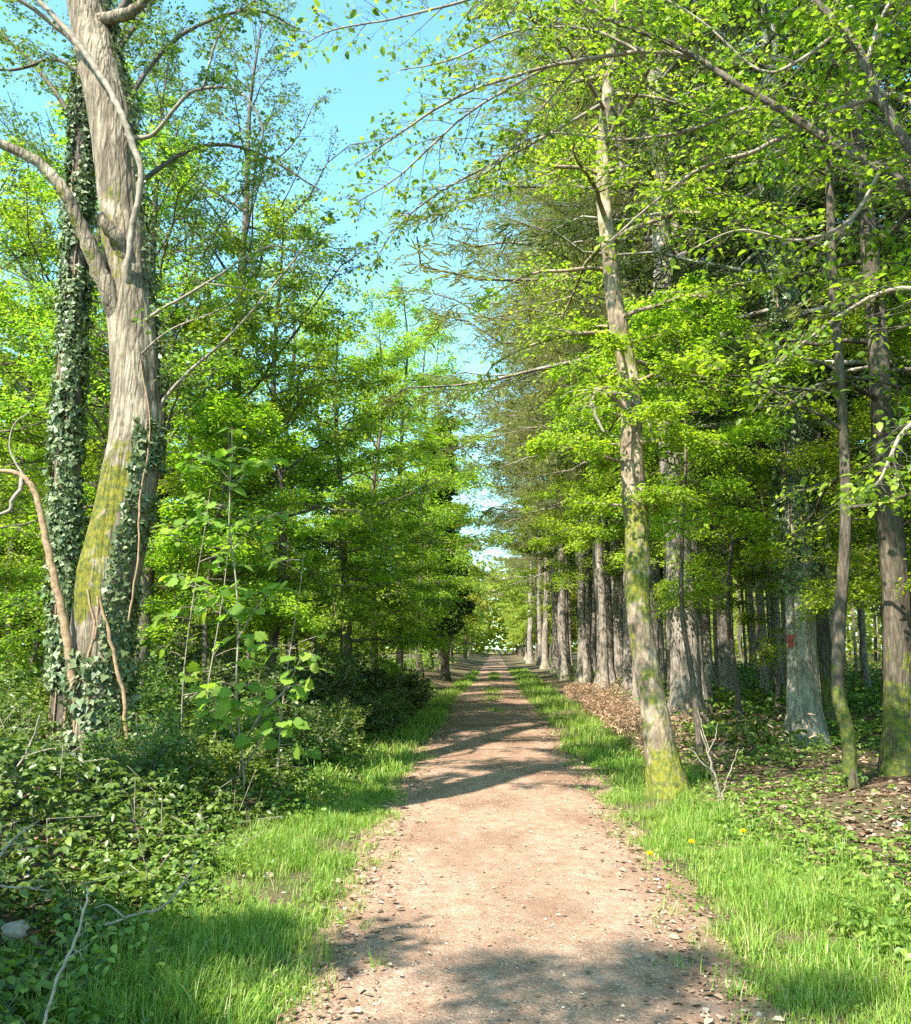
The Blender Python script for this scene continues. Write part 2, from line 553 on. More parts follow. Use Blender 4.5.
class Kind:
    """A kind of tree: part meshes shared by all its copies."""

    def __init__(self, name, cat, parts):
        self.name, self.cat, self.parts, self.first = name, cat, parts, None

    def place(self, x, y, label, group=None, rz=None, sc=1.0, dz=-.05):
        tilt = (R.normal(0, .014), R.normal(0, .014)) if rz is None else (0, 0)
        rz = R.uniform(0, 6.28) if rz is None else rz
        loc = (x, y, float(hgt(x, y)) + dz)
        if self.first is None:
            r = empty(self.name, label, self.cat, loc, group, rz, sc)
            r.rotation_euler = (*tilt, rz)
            self.first = (r, [part(n, me, r) for n, me in self.parts])
            return r
        r = self.first[0].copy()
        COL.objects.link(r)
        r.location, r.rotation_euler = loc, (*tilt, rz)
        r.scale = (sc,) * 3 if isinstance(sc, (int, float)) else sc
        r['label'] = label
        if group:
            r['group'] = group
        elif 'group' in r.keys():
            del r['group']
        for ch in self.first[1]:
            c = ch.copy()
            COL.objects.link(c)
            c.parent = r
        return r


# ------------------------------------------------------------------ foliage generator
def arc(p, d, L, droop, K=5, wob=.04):
    """Polylines from p along d (B,3) of length L with droop (fraction of L)."""
    u = np.linspace(0, 1, K)[None, :, None]
    P = p[:, None] + d[:, None] * (L[:, None, None] * u)
    P = P - UP * (droop * L)[:, None, None] * u ** 2
    wn = R.normal(0, 1, P.shape) * wob * L[:, None, None] * u
    return P + wn


def side_dirs(t, ang, lift, n):
    """Directions leaving tangents t alternately to both sides."""
    s = norm(np.cross(t, UP + R.normal(0, .05, t.shape)))
    sg = np.where(R.random(n) < .5, -1, 1)[:, None]
    return norm(t * np.cos(ang)[:, None] + s * sg * np.sin(ang)[:, None] + UP * lift[:, None])


def sprays(wood, leafg, P, Lp, n_sec, n_leaf, leaf, T, sec=.38, s0=.22, flat=.45, rsec=.008, ang=(.7, 1.1), lift=(0, .12),
           droop=.1, spread=.16, tert=0, hang=0.0, keep=None, leaf_out=.0, wood_mat=0, leaf_mat_i=0, nsides=3):
    """Side shoots with leaves along the branches P (B,K,3) of lengths Lp."""
    B = len(P)
    b = np.repeat(np.arange(B), n_sec)
    s = s0 + (1 - s0) * R.random(len(b)) ** .85
    p, t = sample(P, b, s)
    n = len(b)
    d = side_dirs(t, R.uniform(*ang, n), R.uniform(*lift, n), n)
    L2 = sec * Lp[b] * (1.08 - .75 * s) * R.uniform(.7, 1.25, n)
    Q = arc(p, d, L2, np.full(n, droop), 4, .05)
    Q = np.concatenate([Q, arc(P[:, -2], norm(P[:, -1] - P[:, -2]), .18 * Lp, np.full(B, droop), 4, .03)])
    L2 = np.concatenate([L2, .18 * Lp])
    n = len(Q)
    wood.tubes(Q, np.linspace(1, .25, 4)[None] * (rsec * np.clip(L2 / L2.mean(), .5, 1.8))[:, None], nsides, wood_mat)
    if tert:
        b = np.repeat(np.arange(n), tert)
        s = .15 + .85 * R.random(len(b))
        p, t = sample(Q, b, s)
        d = side_dirs(t, R.uniform(.6, 1.1, len(b)), R.uniform(*lift, len(b)), len(b))
        L3 = .45 * L2[b] * (1.1 - .6 * s) * R.uniform(.6, 1.2, len(b))
        Q3 = arc(p, d, L3, np.full(len(b), droop), 3, .05)
        wood.tubes(Q3, np.linspace(1, .4, 3)[None] * rsec * .5, 3, wood_mat)
        Q = np.concatenate([np.stack([Q[:, 0], .5 * (Q[:, 1] + Q[:, 2]), Q[:, 3]], 1), Q3])
        L2 = np.concatenate([L2, L3])
        n = len(Q)
    w = L2 / L2.mean()
    cnt = np.maximum(1, R.poisson(np.clip(n_leaf * w, 0.5, n_leaf * 3)))
    b = np.repeat(np.arange(n), cnt)
    s = leaf_out + (1 - leaf_out) * R.random(len(b))
    c, t = sample(Q, b, s)
    lat = norm(np.cross(t, UP))
    off = R.normal(0, spread, len(b)) * np.minimum(1, L2[b] * 2.2)
    c = c + lat * off[:, None] + R.normal(0, 1, c.shape) * np.array([.03, .03, .022 + .25 * spread]) - UP * hang * R.random(len(b))[:, None]
    N = UP + R.normal(0, flat, c.shape)
    D = t * .6 + lat * np.sign(off)[:, None] + R.normal(0, .45, c.shape) - UP * .15
    leafg.leaves(c, D, N, leaf * np.clip(R.lognormal(-.03, .32, len(b)), .4, 1.8), T, leaf_mat_i)


def trunk_line(H, r0, lean=(0, 0), wob=.12, n=26):
    z = np.linspace(0, H, n)
    ph = R.uniform(0, 6, 4)
    x = lean[0] * z + wob * (np.sin(z * .55 + ph[0]) + .5 * np.sin(z * 1.3 + ph[1])) * np.minimum(1, z / 2)
    y = lean[1] * z + wob * (np.sin(z * .5 + ph[2]) + .5 * np.sin(z * 1.2 + ph[3])) * np.minimum(1, z / 2)
    r = r0 * ((1 - z / H) ** .75 * .94 + .03) * (1 + .55 * np.exp(-z / .35))
    return np.stack([x, y, z], 1), r


def branches(TP, TR, n, z0, z1, Rmax, prof, el=(.1, .6), droop=.25, rfrac=.42, K=7, az=None, wild=.1):
    """Primary limbs from a trunk polyline between heights z0 and z1."""
    z = z0 + (z1 - z0) * (np.arange(n) + R.uniform(0, 1, n)) / n
    q = np.interp(z, TP[:, 2], np.linspace(0, 1, len(TP)))
    p, _ = sample(TP[None], np.zeros(n, int), q)
    r = np.interp(z, TP[:, 2], TR)
    u = (z - z0) / (z1 - z0)
    a = np.arange(n) * 2.4 + R.uniform(-.5, .5, n) + R.uniform(0, 6) if az is None else R.uniform(az[0], az[1], n)
    e = el[0] + (el[1] - el[0]) * u + R.normal(0, wild, n)
    d = np.stack([np.cos(a) * np.cos(e), np.sin(a) * np.cos(e), np.sin(e)], 1)
    L = Rmax * prof(u) * R.uniform(.7, 1.15, n)
    P = arc(p, d, L, droop * R.uniform(1 - 4 * wild, 1 + 4 * wild, n) if wild < .3 else np.full(n, droop), K, .02 + .08 * wild)
    rr = np.clip(np.minimum(r * rfrac, .012 + L * .012), .008, .2)
    return P, L, rr


prof_beech = lambda u: (1 - u) ** .42 * (.75 + .5 * np.sin(np.minimum(u * 3, 1.57))) * .82 + .05
prof_conifer = lambda u: (1 - u) ** .8 * .95 + .06
prof_larch = lambda u: (1 - u) ** .5 * (.8 + .2 * u) + .05


def leafy(name, cat, H, r0, z0, Rc, nprim, nsec, nleaf, leaf, T, lm, bark, lean=(0, 0), wob=.12, el=(.12, .75), droop=.28, flat=.45, tert=0, spread=.16, sides=10, twig='twig_dark', rsec=.008, sec=.38, trunk=None, z1=None):
    wood, tw, lf = Geo(), Geo(), Geo()
    TP, TR = trunk_line(H, r0, lean, wob) if trunk is None else trunk
    wood.tubes(TP, TR, sides, rough=.06)
    P, L, rr = branches(TP, TR, nprim, z0, (z1 or H * .97), Rc, prof_beech, el, droop, wild=.24)
    wood.tubes(P, rr[:, None] * np.linspace(1, .2, P.shape[1])[None], 5)
    sprays(tw, lf, P, L, nsec, nleaf, leaf, T, flat=flat, tert=tert, spread=spread, rsec=rsec, sec=sec, lift=(-.25, .35))
    wood.join(tw, 1)
    return Kind(name, cat, [('trunk', wood.mesh('trunk', [M[bark], M[twig]], True)), ('crown', lf.mesh('crown', M[lm]))])


def conifer(H, r0, z0, Rc, nprim, nsec, nneed, need=.16, bark='bark_conifer', sides=14, name='larch_tree', stubs=26, wob=.05, droop=.12, mat='larch', trunk_rough=.07):
    wood, tw, lf = Geo(), Geo(), Geo()
    TP, TR = trunk_line(H, r0, R.normal(0, .006, 2), wob, 40)
    if r0 > .2:
        bark_tube(wood, TP, TR, 56, 18, .09, .09, .5, .13, 5)
    else:
        wood.tubes(TP, TR, sides, rough=trunk_rough)
    if stubs:
        P, L, rr = branches(TP, TR, stubs, 1.6, z0 + 1.5, 1.3, lambda u: .35 + .9 * u, (-.15, .1), .1, .2, 5)
        tw.tubes(P, np.minimum(rr, .014)[:, None] * np.linspace(1, .3, 5)[None], 4)
    P, L, rr = branches(TP, TR, nprim, z0, H * .985, Rc, prof_larch if Rc > 5 else prof_conifer, (-.12, .5), droop, .3, 8)
    P[:, :, 2] += (np.linspace(0, 1, 8) ** 3)[None] * (L * .12)[:, None]
    wood.tubes(P, rr[:, None] * np.linspace(1, .2, 8)[None], 5)
    sprays(tw, lf, P, L, nsec, nneed, need, SHOOT, sec=.26, s0=.15, flat=.9, rsec=.006, ang=(.6, 1.3), lift=(-.35, .05), droop=.35, spread=.05, hang=.14)
    wood.join(tw, 1)
    return Kind(name, 'tree', [('trunk', wood.mesh('trunk', [M[bark], M['twig_dark']], True)), ('crown', lf.mesh('crown', M[mat]))])


# ================================================================== SETTING
def axis(lo, hi, near, step, grow=1.25):
    a = [0.0]
    s = step
    while a[-1] < hi:
        a.append(a[-1] + s)
        if a[-1] > near:
            s *= grow
    b = [0.0]
    s = step
    while b[-1] > lo:
        b.append(b[-1] - s)
        if b[-1] < -near:
            s *= grow
    return np.array(sorted(set(a + b)))


gx, gy = axis(-700, 700, 9, .22), np.concatenate([np.arange(-12, 26, .25), axis(0, 800, 20, .8, 1.2) + 26])
X, Y = np.meshgrid(gx, gy)
Z = hgt(X, Y) + np.where((X < -1.6) | (X > 1.7), (fbm(X * 3, Y * 3, 21) - .45) * .06, 0)
idx = np.arange(X.size).reshape(X.shape)
g = Geo()
g.add(np.stack([X, Y, Z], -1), [np.stack([idx[:-1, :-1], idx[:-1, 1:], idx[1:, 1:], idx[1:, :-1]], -1).reshape(-1, 4)])
setting('ground', g.mesh('ground', ground_mat(), True))

# path: its own strip with worn, uneven edges and a slight camber
ys = np.concatenate([np.arange(-6, 16, .07), np.arange(16, 60, .25), np.arange(60, 300, 2.0)])
us = np.linspace(-1, 1, 41)
YY, UU = np.meshgrid(ys, us, indexing='ij')
edge = np.where(UU < 0, fbm(YY * 1.1, YY * 0, 41), fbm(YY * 1.1, YY * 0, 47)) - .45
XX = path_c(YY) + UU * (path_w(YY) + edge * .35 + .06)
ZZ = .004 + .03 * (1 - UU ** 2) + np.maximum(0, (fbm(XX * 5, YY * 4, 61) - .4) * .035 * (1 - UU ** 4))
idx = np.arange(XX.size).reshape(XX.shape)
g = Geo()
g.add(np.stack([XX, YY, ZZ], -1), [np.stack([idx[:-1, :-1], idx[:-1, 1:], idx[1:, 1:], idx[1:, :-1]], -1).reshape(-1, 4)])
setting('path', g.mesh('path', path_mat(), True))


def pz(x, y):
    u = np.clip((x - path_c(y)) / path_w(y), -1, 1)
    return np.where(np.abs(u) < .99, .004 + .03 * (1 - u * u) + .008, hgt(x, y))


# ---- pebbles and dry bits on the path (uncountable)
g = Geo()
n = 8000
y = 2.6 + 14 * R.random(n) ** 1.7
u = np.clip(R.normal(0, .62, n), -1.12, 1.12)
u = np.where(R.random(n) < .3, np.sign(u) * (1 - np.abs(R.normal(0, .16, n))), u)
x = path_c(y) + u * path_w(y)
C = np.stack([x, y, pz(x, y)], 1)
s = R.gamma(1.6, .0022, n) + .0025
PEB = Tm([(.5, 0, 0), (0, .4, 0), (-.5, 0, 0), (0, -.45, 0), (.05, .03, .42)], [[(0, 1, 4), (1, 2, 4), (2, 3, 4), (3, 0, 4)]])
th = R.uniform(0, 6.28, n)
g.leaves(C, np.stack([np.cos(th), np.sin(th), 0 * th], 1), UP + R.normal(0, .15, C.shape), np.minimum(s * 1.6, .024), PEB)
setting('gravel', g.mesh('gravel', M['pebble']), 'stuff', 'small loose stones scattered over the earth path', 'gravel')

# ---- dead leaves
g = Geo()


def scatter_litter(n, fx, fy, size, zoff=.006):
    y = fy(n)
    x = fx(n, y)
    z = np.where(np.abs((x - path_c(y)) / path_w(y)) < 1, pz(x, y), hgt(x, y)) + zoff
    th = R.uniform(0, 6.28, n)
    C = np.stack([x, y, z + R.random(n) * .008], 1)
    g.leaves(C, np.stack([np.cos(th), np.sin(th), R.normal(0, .12, n)], 1), UP + R.normal(0, .2, C.shape), size * np.clip(R.lognormal(-.1, .45, n), .3, 2), BEECH)


scatter_litter(5000, lambda n, y: path_c(y) + np.where(R.random(n) < .5, -1, 1) * (path_w(y) + R.normal(-.08, .17, n)), lambda n: 2.8 + 18 * R.random(n) ** 1.5, .036)
scatter_litter(1500, lambda n, y: path_c(y) + R.uniform(-.9, .9, n) * path_w(y), lambda n: 2.8 + 10 * R.random(n) ** 1.4, .02)
scatter_litter(28000, lambda n, y: 1.9 + R.random(n) ** 1.1 * (2.2 + y * .42), lambda n: 4 + 22 * R.random(n) ** 1.5, .065)
scatter_litter(3000, lambda n, y: -1.6 - R.random(n) * (1 + y * .3), lambda n: 3 + 16 * R.random(n) ** 1.4, .07)
setting('leaf_litter', g.mesh('leaf_litter', M['litter']), 'stuff', 'dry brown dead leaves lying on the forest floor and path edges', 'dead leaves')


# ---- grass verges
def blades(g, x, y, z, h, w, bend=.5):
    n = len(x)
    th = R.uniform(0, 6.28, n)
    d = np.stack([np.cos(th), np.sin(th), 0 * th], 1)
    sd = np.stack([-np.sin(th), np.cos(th), 0 * th], 1)
    base = np.stack([x, y, z - .01], 1)
    bd = np.abs(R.normal(0, bend, n))[:, None] * h[:, None]
    pts = []
    for k, (u, ww) in enumerate(((0, 1), (.45, .85), (.8, .5))):
        c = base + UP * (h[:, None] * (u - .12 * u * u * bend)) + d * bd * u * u
        pts += [c - sd * (w * ww)[:, None], c + sd * (w * ww)[:, None]]
    tip = base + UP * (h[:, None] * (1 - .2 * bend)) + d * bd
    V = np.stack(pts + [tip], 1)
    b = (np.arange(n) * 7)[:, None]
    g.add(V.reshape(-1, 3), [np.concatenate([b + np.array([0, 1, 3, 2]), b + np.array([2, 3, 5, 4])]), b + np.array([4, 5, 6])])


g = Geo()


def verge(n, side, y0, y1, wid, pw, hh, ww):
    y = y0 + (y1 - y0) * R.random(n) ** pw
    wl = wid(y)
    u = R.beta(1.5, 1.7, n)
    e = path_w(y) + (fbm(y * 1.1, y * 0, 41 if side < 0 else 47) - .45) * .35
    x = path_c(y) + side * (e - .16 + u * (wl + .16))
    patch = fbm(x * 1.7, y * 1.7, 77)
    k = R.random(n) < np.clip((patch - .30) * 4.5, .07, 1) * np.clip(u * 6, .12, 1)
    x, y, u, patch = x[k], y[k], u[k], patch[k]
    h = hh * R.uniform(.35, 1.3, len(x)) * np.clip(.3 + u * 1.5, 0, 1) * (.25 + 1.7 * fbm(x * 2.4 + 9, y * 2.4, 78))
    blades(g, x, y, hgt(x, y), h, np.maximum(ww * R.uniform(.7, 1.3, len(x)), y * .00022), .55)


wl = lambda y: np.interp(y, [3, 4, 7, 10, 20, 60], [1.35, 1.3, 1.1, .95, .8, .6])
wr = lambda y: np.interp(y, [3, 4, 6, 9, 14, 22, 60], [1.4, 1.5, 1.35, 1.1, 1.15, 1.4, 1.4])
verge(66000, -1, 2.8, 11, wl, 1.35, .125, .0023)
verge(80000, 1, 2.8, 12, wr, 1.35, .115, .0023)
verge(24000, -1, 10, 60, wl, 1.8, .17, .006)
verge(30000, 1, 11, 70, wr, 1.8, .17, .006)
n = 5000     # the grown over middle of the path far ahead
y = 19 + 40 * R.random(n)
x = path_c(y) + R.normal(.02, .16, n)
k = fbm(x * 1.2, y * .35, 88) > .42
blades(g, x[k], y[k], pz(x[k], y[k]), R.uniform(.05, .12, k.sum()), np.full(k.sum(), .008))
n = 9000     # taller tufts standing out of the verge
c = R.integers(0, 170, n)
cy = 3 + 20 * R.random(170) ** 1.3
cs = np.where(R.random(170) < .5, -1, 1)
cu = R.random(170)
ch = R.uniform(.09, .24, 170)
yy = cy[c] + R.normal(0, .05, n)
xx = path_c(yy) + cs[c] * (path_w(yy) + .15 + cu[c] * np.where(cs[c] < 0, wl(yy), wr(yy))) + R.normal(0, .05, n)
blades(g, xx, yy, hgt(xx, yy), ch[c] * R.uniform(.5, 1.15, n), np.maximum(.0026 * R.uniform(.7, 1.4, n), yy * .0002), .75)
n = 2500     # stray tufts on the path edges
y = 3 + 12 * R.random(n)
c = R.integers(0, 130, n)
cy = 3 + 12 * R.random(130)
cs = np.where(R.random(130) < .5, -1, 1)
yy = cy[c] + R.normal(0, .05, n)
xx = path_c(yy) + cs[c] * (path_w(yy) - np.abs(R.normal(0, .12, 130))[c]) + R.normal(0, .04, n)
blades(g, xx, yy, pz(xx, yy), R.uniform(.03, .10, n), np.full(n, .0022), .8)
setting('grass', g.mesh('grass', M['grass']), 'stuff', 'bright green spring grass growing along both path edges', 'grass')


# ---- bramble and ground ivy thicket left of the grass
def thicket(g, x, y, height, size, T, lean=.45, trif=False, zlow=.2, wood=None):
    n = len(x)
    z = hgt(x, y) + height * (zlow + (1 - zlow) * R.random(n) ** .6)
    C = np.stack([x, y, z], 1)
    th = R.uniform(0, 6.28, n)
    D = np.stack([np.cos(th), np.sin(th), R.normal(-.25, .3, n)], 1)
    N = UP + R.normal(0, lean, C.shape)
    s = size * R.uniform(.6, 1.3, n)
    g.leaves(C, D, N, s, T)
    if trif:
        for a in (1.35, -1.35):
            D2 = np.stack([np.cos(th + a), np.sin(th + a), D[:, 2]], 1)
            g.leaves(C, D2, N + R.normal(0, .1, C.shape), s * .85, T)
    if wood is not None:
        k = R.random(n) < .045
        P = np.stack([np.stack([x[k], y[k], hgt(x[k], y[k])], 1), C[k] * .5 + .5 * np.stack([x[k], y[k], z[k]], 1) + R.normal(0, .05, (k.sum(), 3)), C[k] + R.normal(0, .12, (k.sum(), 3))], 1)
        wood.tubes(P, .003, 3)


def under_h(x, y):
    """Height of the undergrowth left of the path."""
    e = np.clip((-x - 1.7 - .25 * fbm(y * .8, y * 0, 5)) / 1.7, 0, 1)
    clear = 1 - .93 * np.exp(-((x + 3.85) / .75) ** 2 - ((y - 8.6) / 1.3) ** 2)
    return clear * e ** .7 * (.18 + 1.75 * np.clip(fbm(x * .85, y * .85, 15) - .12, 0, 1) ** 1.2)


g, wd = Geo(), Geo()
n = 25000
y = 2.6 + 11 * R.random(n) ** 1.25
x = -1.75 - R.random(n) ** .9 * (1.6 + y * .42)
hh = under_h(x, y)
k = (hh > .03) & (fbm(x * 2.3, y * 2.3, 31) > .3)
thicket(g, x[k], y[k], hh[k], .066, BEECH, .5, True, .12, wd)
n = 7000
y = 11 + 22 * R.random(n) ** 1.3
x = -1.9 - R.random(n) * (2 + y * .3)
hh = under_h(x, y) * .9
thicket(g, x, y, hh, .11, BEECH, .5, True, .12)
me = Geo()
me.v, me.f, me.n = g.v, list(g.f), g.n
if wd.n:
    me.add(np.concatenate(wd.v), [f for f, _ in wd.f], 1)
setting('bramble_thicket', me.mesh('bramble_thicket', [M['bramble'], M['twig']]), 'stuff', 'low tangled green bramble thicket on the bank beside the old tree', 'brambles')

g = Geo()
n = 15000
y = 3 + 13 * R.random(n) ** 1.3
sd = np.where(R.random(n) < .4, -1, 1)
x = path_c(y) + sd * (path_w(y) - .05 + R.random(n) ** .8 * np.where(sd < 0, wl(y), wr(y) + .4))
k = fbm(x * 2.1, y * 2.1, 39) > .46
thicket(g, x[k], y[k], .03 + .09 * R.random(k.sum()), .04, BEECH, .35, False, .05)
n = 9000
y = 3 + 11 * R.random(n) ** 1.2
x = -1.5 - np.abs(R.normal(0, .9, n)) - .3 * R.random(n)
k = (fbm(x * 1.6, y * 1.6, 35) > .4) & (np.hypot(x + 3.9, y - 8.7) > .7)
thicket(g, x[k], y[k], .10 + .25 * under_h(x[k], y[k]) + .12 * R.random(k.sum()), .05, BEECH, .4, False, .05)
n = 15000
y = 3.4 + 15 * R.random(n) ** 1.3
x = 1.9 + R.random(n) * (1.2 + y * .34) - .0
k = (fbm(x * 1.1, y * 1.1, 36) > .45) | (R.random(n) < .10) | (x < 2.9) & (R.random(n) < .35)
thicket(g, x[k], y[k], .05 + .30 * fbm(x[k] * .9, y[k] * .9, 18) * np.clip((x[k] - 1.6), .2, 1), .055, BEECH, .42, True, .05)
n = 9000
y = 14 + 45 * R.random(n) ** 1.2
x = 3.0 + R.random(n) * (4 + y * .35)
k = fbm(x * .8, y * .8, 37) > .4
thicket(g, x[k], y[k], .1 + .6 * fbm(x[k] * .5, y[k] * .5, 19), .12, BEECH, .45, True, .05)
n = 26000
y = 20 + 70 * R.random(n) ** 1.2
x = np.where(R.random(n) < .6, -3.2 - R.random(n) * (6 + y * .4), 4.2 + R.random(n) * (5 + y * .35))
thicket(g, x, y, .15 + 1.5 * np.clip(fbm(x * .35, y * .35, 23) - .25, 0, 1) * np.where(x > 0, .7, 1.3), .2, BEECH, .6, False, .03)
setting('woodland_plants', g.mesh('woodland_plants', M['herb']), 'stuff', 'low green leafy plants covering the shaded woodland floor', 'ground cover')

g = Geo()
n = 22000
y = 11.6 + 20 * R.random(n)
x = 2.1 + .01 * (y - 13) + np.abs(R.normal(0, .8, n))
k = fbm(x * 1.2, y * .9, 44) > .33
x, y = x[k], y[k]
z = hgt(x, y) + (.08 + .75 * fbm(x * .9, y * .9, 45)) * R.random(len(x)) ** .8
th = R.uniform(0, 6.28, len(x))
g.leaves(np.stack([x, y, z], 1), np.stack([np.cos(th), np.sin(th), R.normal(-.2, .5, len(x))], 1), UP + R.normal(0, .6, (len(x), 3)), R.uniform(.04, .12, len(x)), Tm([(0, 0, 0), (.3, .13, .02), (1, 0, -.08), (.3, -.13, .02)], [[(0, 2, 1), (0, 3, 2)]]))
setting('dead_bracken', g.mesh('dead_bracken', M['bracken']), 'stuff', 'dry rust brown dead bracken on the low bank before the grey conifers', 'bracken')

# ================================================================== FEATURED TREES
def px_line(rows):
    """rows of (px, py, depth, half width in px) -> points, radii."""
    return np.array([W(a, b, c) for a, b, c, _ in rows]), np.array([r * c / F_PX for _, _, c, r in rows])


def limb_mesh(rows, mat, sides=8, rough=.05, n=6, k=1.0, leafy=None, crown=None, tw='twig_dark'):
    """One limb (with its own twigs when leafy is given; their leaves go to the crown Geo)."""
    p, r = px_line(rows)
    p, r = smooth_line(p, n, r * k)
    p = p + R.normal(0, 1, p.shape) * r[:, None] * .12
    g = Geo()
    g.tubes(p, r, sides, rough=rough)
    if leafy:
        tg = Geo()
        leafy_line(p, tg, crown, **leafy)
        g.join(tg, 1)
    return g.mesh('limb', [mat, M[tw]], True), p, r


def leafy_line(p, tg, lg, dens, leaf, T, sec=.6, nleaf=7, flat=.5, tert=2, rsec=.006, spread=.07, s0=.1, lift=(-.1, .3), leaf_out=.2, droop=.12):
    """Side shoots with leaves along a hand placed limb."""
    L = np.linalg.norm(np.diff(p, axis=0), axis=1).sum()
    q = np.linspace(0, len(p) - 1, 12)
    P = np.stack([np.interp(q, np.arange(len(p)), p[:, i]) for i in range(3)], 1)[None]
    sprays(tg, lg, P, np.array([sec / .38]), max(2, int(L * dens)), nleaf, leaf, T, s0=s0, flat=flat, tert=tert, rsec=rsec, spread=spread, lift=lift, leaf_out=leaf_out, droop=droop)


def rebase(me_list, base):
    for me in me_list:
        co = np.empty(len(me.vertices) * 3, np.float32)
        me.vertices.foreach_get('co', co)
        co = co.reshape(-1, 3) - np.asarray(base, np.float32)
        me.vertices.foreach_set('co', co.ravel())
        me.update()


# ---- the old leaning tree with moss
rows = [(100, 800, 9.3, 40), (100, 760, 9.3, 35), (101, 715, 9.3, 30), (102, 650, 9.3, 32), (110, 570, 9.35, 34), (126, 500, 9.4, 32), (135, 440, 9.45, 29), (136, 380, 9.5, 27),
        (130, 300, 9.6, 27), (121, 210, 9.7, 25), (112, 120, 9.8, 26), (97, 50, 9.9, 26), (86, -10, 10, 24), (72, -110, 10.2, 20), (62, -240, 10.5, 14), (70, -420, 11, 5)]
p, r = px_line(rows)
p, r = smooth_line(p, 8, r * .88)
old_p, old_r = p, r
base = np.array([p[0][0], p[0][1], float(hgt(p[0][0], p[0][1])) - .05])
g = Geo()
bark_tube(g, p, r, 110, 30, .075, .028, .55, .3, 4)
trunk_me = g.mesh('trunk', M['bark_old'], True)
limbs = []
crown = Geo()
lo = dict(dens=9, leaf=.055, T=RHOMB, sec=.6, nleaf=5, flat=.7, tert=3, rsec=.004, spread=.05, leaf_out=.25)
for rr_ in ([(134, 350, 9.6, 14), (112, 300, 9.4, 13), (90, 245, 9.3, 11), (72, 207, 9.2, 9), (50, 173, 9.1, 8), (20, 152, 9.0, 7), (-30, 132, 8.9, 6), (-120, 90, 8.8, 4)],
            [(126, 318, 9.62, 6), (128, 275, 9.36, 7), (131, 235, 9.3, 6), (139, 195, 9.3, 6), (141, 168, 9.3, 6), (131, 140, 9.3, 6), (122, 115, 9.3, 6), (105, 82, 9.4, 6), (75, 40, 9.5, 6), (40, 2, 9.5, 5), (10, -30, 9.5, 4), (-40, -80, 9.5, 3)],
            [(133, 280, 9.6, 11), (118, 240, 9.35, 10), (98, 214, 9.25, 8)],
            [(112, 135, 9.7, 5), (150, 136, 9.5, 4), (175, 108, 9.4, 3.6), (190, 93, 9.4, 3.3), (208, 88, 9.4, 3), (235, 89, 9.3, 2.8), (252, 105, 9.2, 2.5), (262, 126, 9.2, 2.2), (261, 143, 9.2, 1.8), (249, 166, 9.2, 1)],
            [(203, 89, 9.4, 2.6), (209, 65, 9.4, 2.4), (216, 42, 9.4, 2), (230, 20, 9.4, 1.7), (262, -6, 9.4, 1.2)],
            [(140, 326, 9.5, 4), (160, 310, 9.3, 3.2), (182, 298, 9.2, 2.8), (215, 278, 9.1, 2.4), (245, 258, 9.0, 2.1), (275, 246, 9, 1.8), (310, 258, 9, 1.4), (345, 273, 9, .8)],
            [(205, 283, 9.1, 1.6), (240, 288, 9, 1.4), (277, 296, 8.9, .7)],
            [(100, 20, 9.8, 10), (122, 16, 9.7, 9), (142, 4, 9.7, 7), (170, -30, 9.7, 4), (220, -80, 9.7, 2)],
            [(92, 60, 9.9, 6), (60, 30, 9.8, 5), (20, 0, 9.6, 4), (-20, -20, 9.5, 3)],
            [(130, 365, 9.4, 2), (170, 330, 9.2, 1.8), (235, 300, 9.1, 1.4), (262, 240, 9.1, 1)],
            [(150, 420, 9.5, 4), (180, 380, 9.5, 3), (235, 330, 9.5, 2.4), (290, 265, 9.5, 1.8), (330, 215, 9.5, 1)]):
    thick = rr_[0][3] > 6
    limbs.append(limb_mesh(rr_, M['bark_old'] if thick else M['twig'], 10 if thick else 7, .05, k=.78 if thick else .6, leafy=lo if 3 <= len(limbs) and len(limbs) != 5 and len(limbs) != 6 else None, crown=crown))
# upper boughs out of which the sparse crown grows
ups = []
for rr_ in ([(100, 40, 9.9, 7), (170, -60, 10, 5), (260, -160, 10.2, 3), (330, -230, 10.2, 1)], [(85, -10, 10, 7), (20, -120, 10.2, 5), (-60, -220, 10.2, 2)],
            [(75, -100, 10.2, 6), (150, -200, 11, 4), (210, -330, 11, 1)], [(64, -230, 10.5, 6), (0, -330, 10, 4), (-60, -420, 10, 1)], [(112, 120, 9.8, 4), (175, 40, 10.2, 3), (250, 10, 10.4, 2), (300, 30, 10.5, 1)],
            [(118, 200, 9.9, 4), (190, 150, 10.6, 3), (250, 150, 10.8, 2), (320, 190, 11, 1)], [(110, 100, 10, 4), (60, 60, 10.6, 3), (10, 70, 10.8, 2), (-50, 60, 11, 1)]):
    ups.append(limb_mesh(rr_, M['twig_dark'], 7, .05, k=.8, leafy=lo, crown=crown))
cr_me = crown.mesh('crown', M['oak'])
rebase([trunk_me, cr_me] + [l[0] for l in limbs + ups], base)
old = empty('old_tree', 'thick leaning old tree with pale furrowed bark and yellow moss on its lower trunk', 'tree', base)
part('trunk', trunk_me, old)
for l in limbs + ups:
    part('limb', l[0], old)
part('crown', cr_me, old)


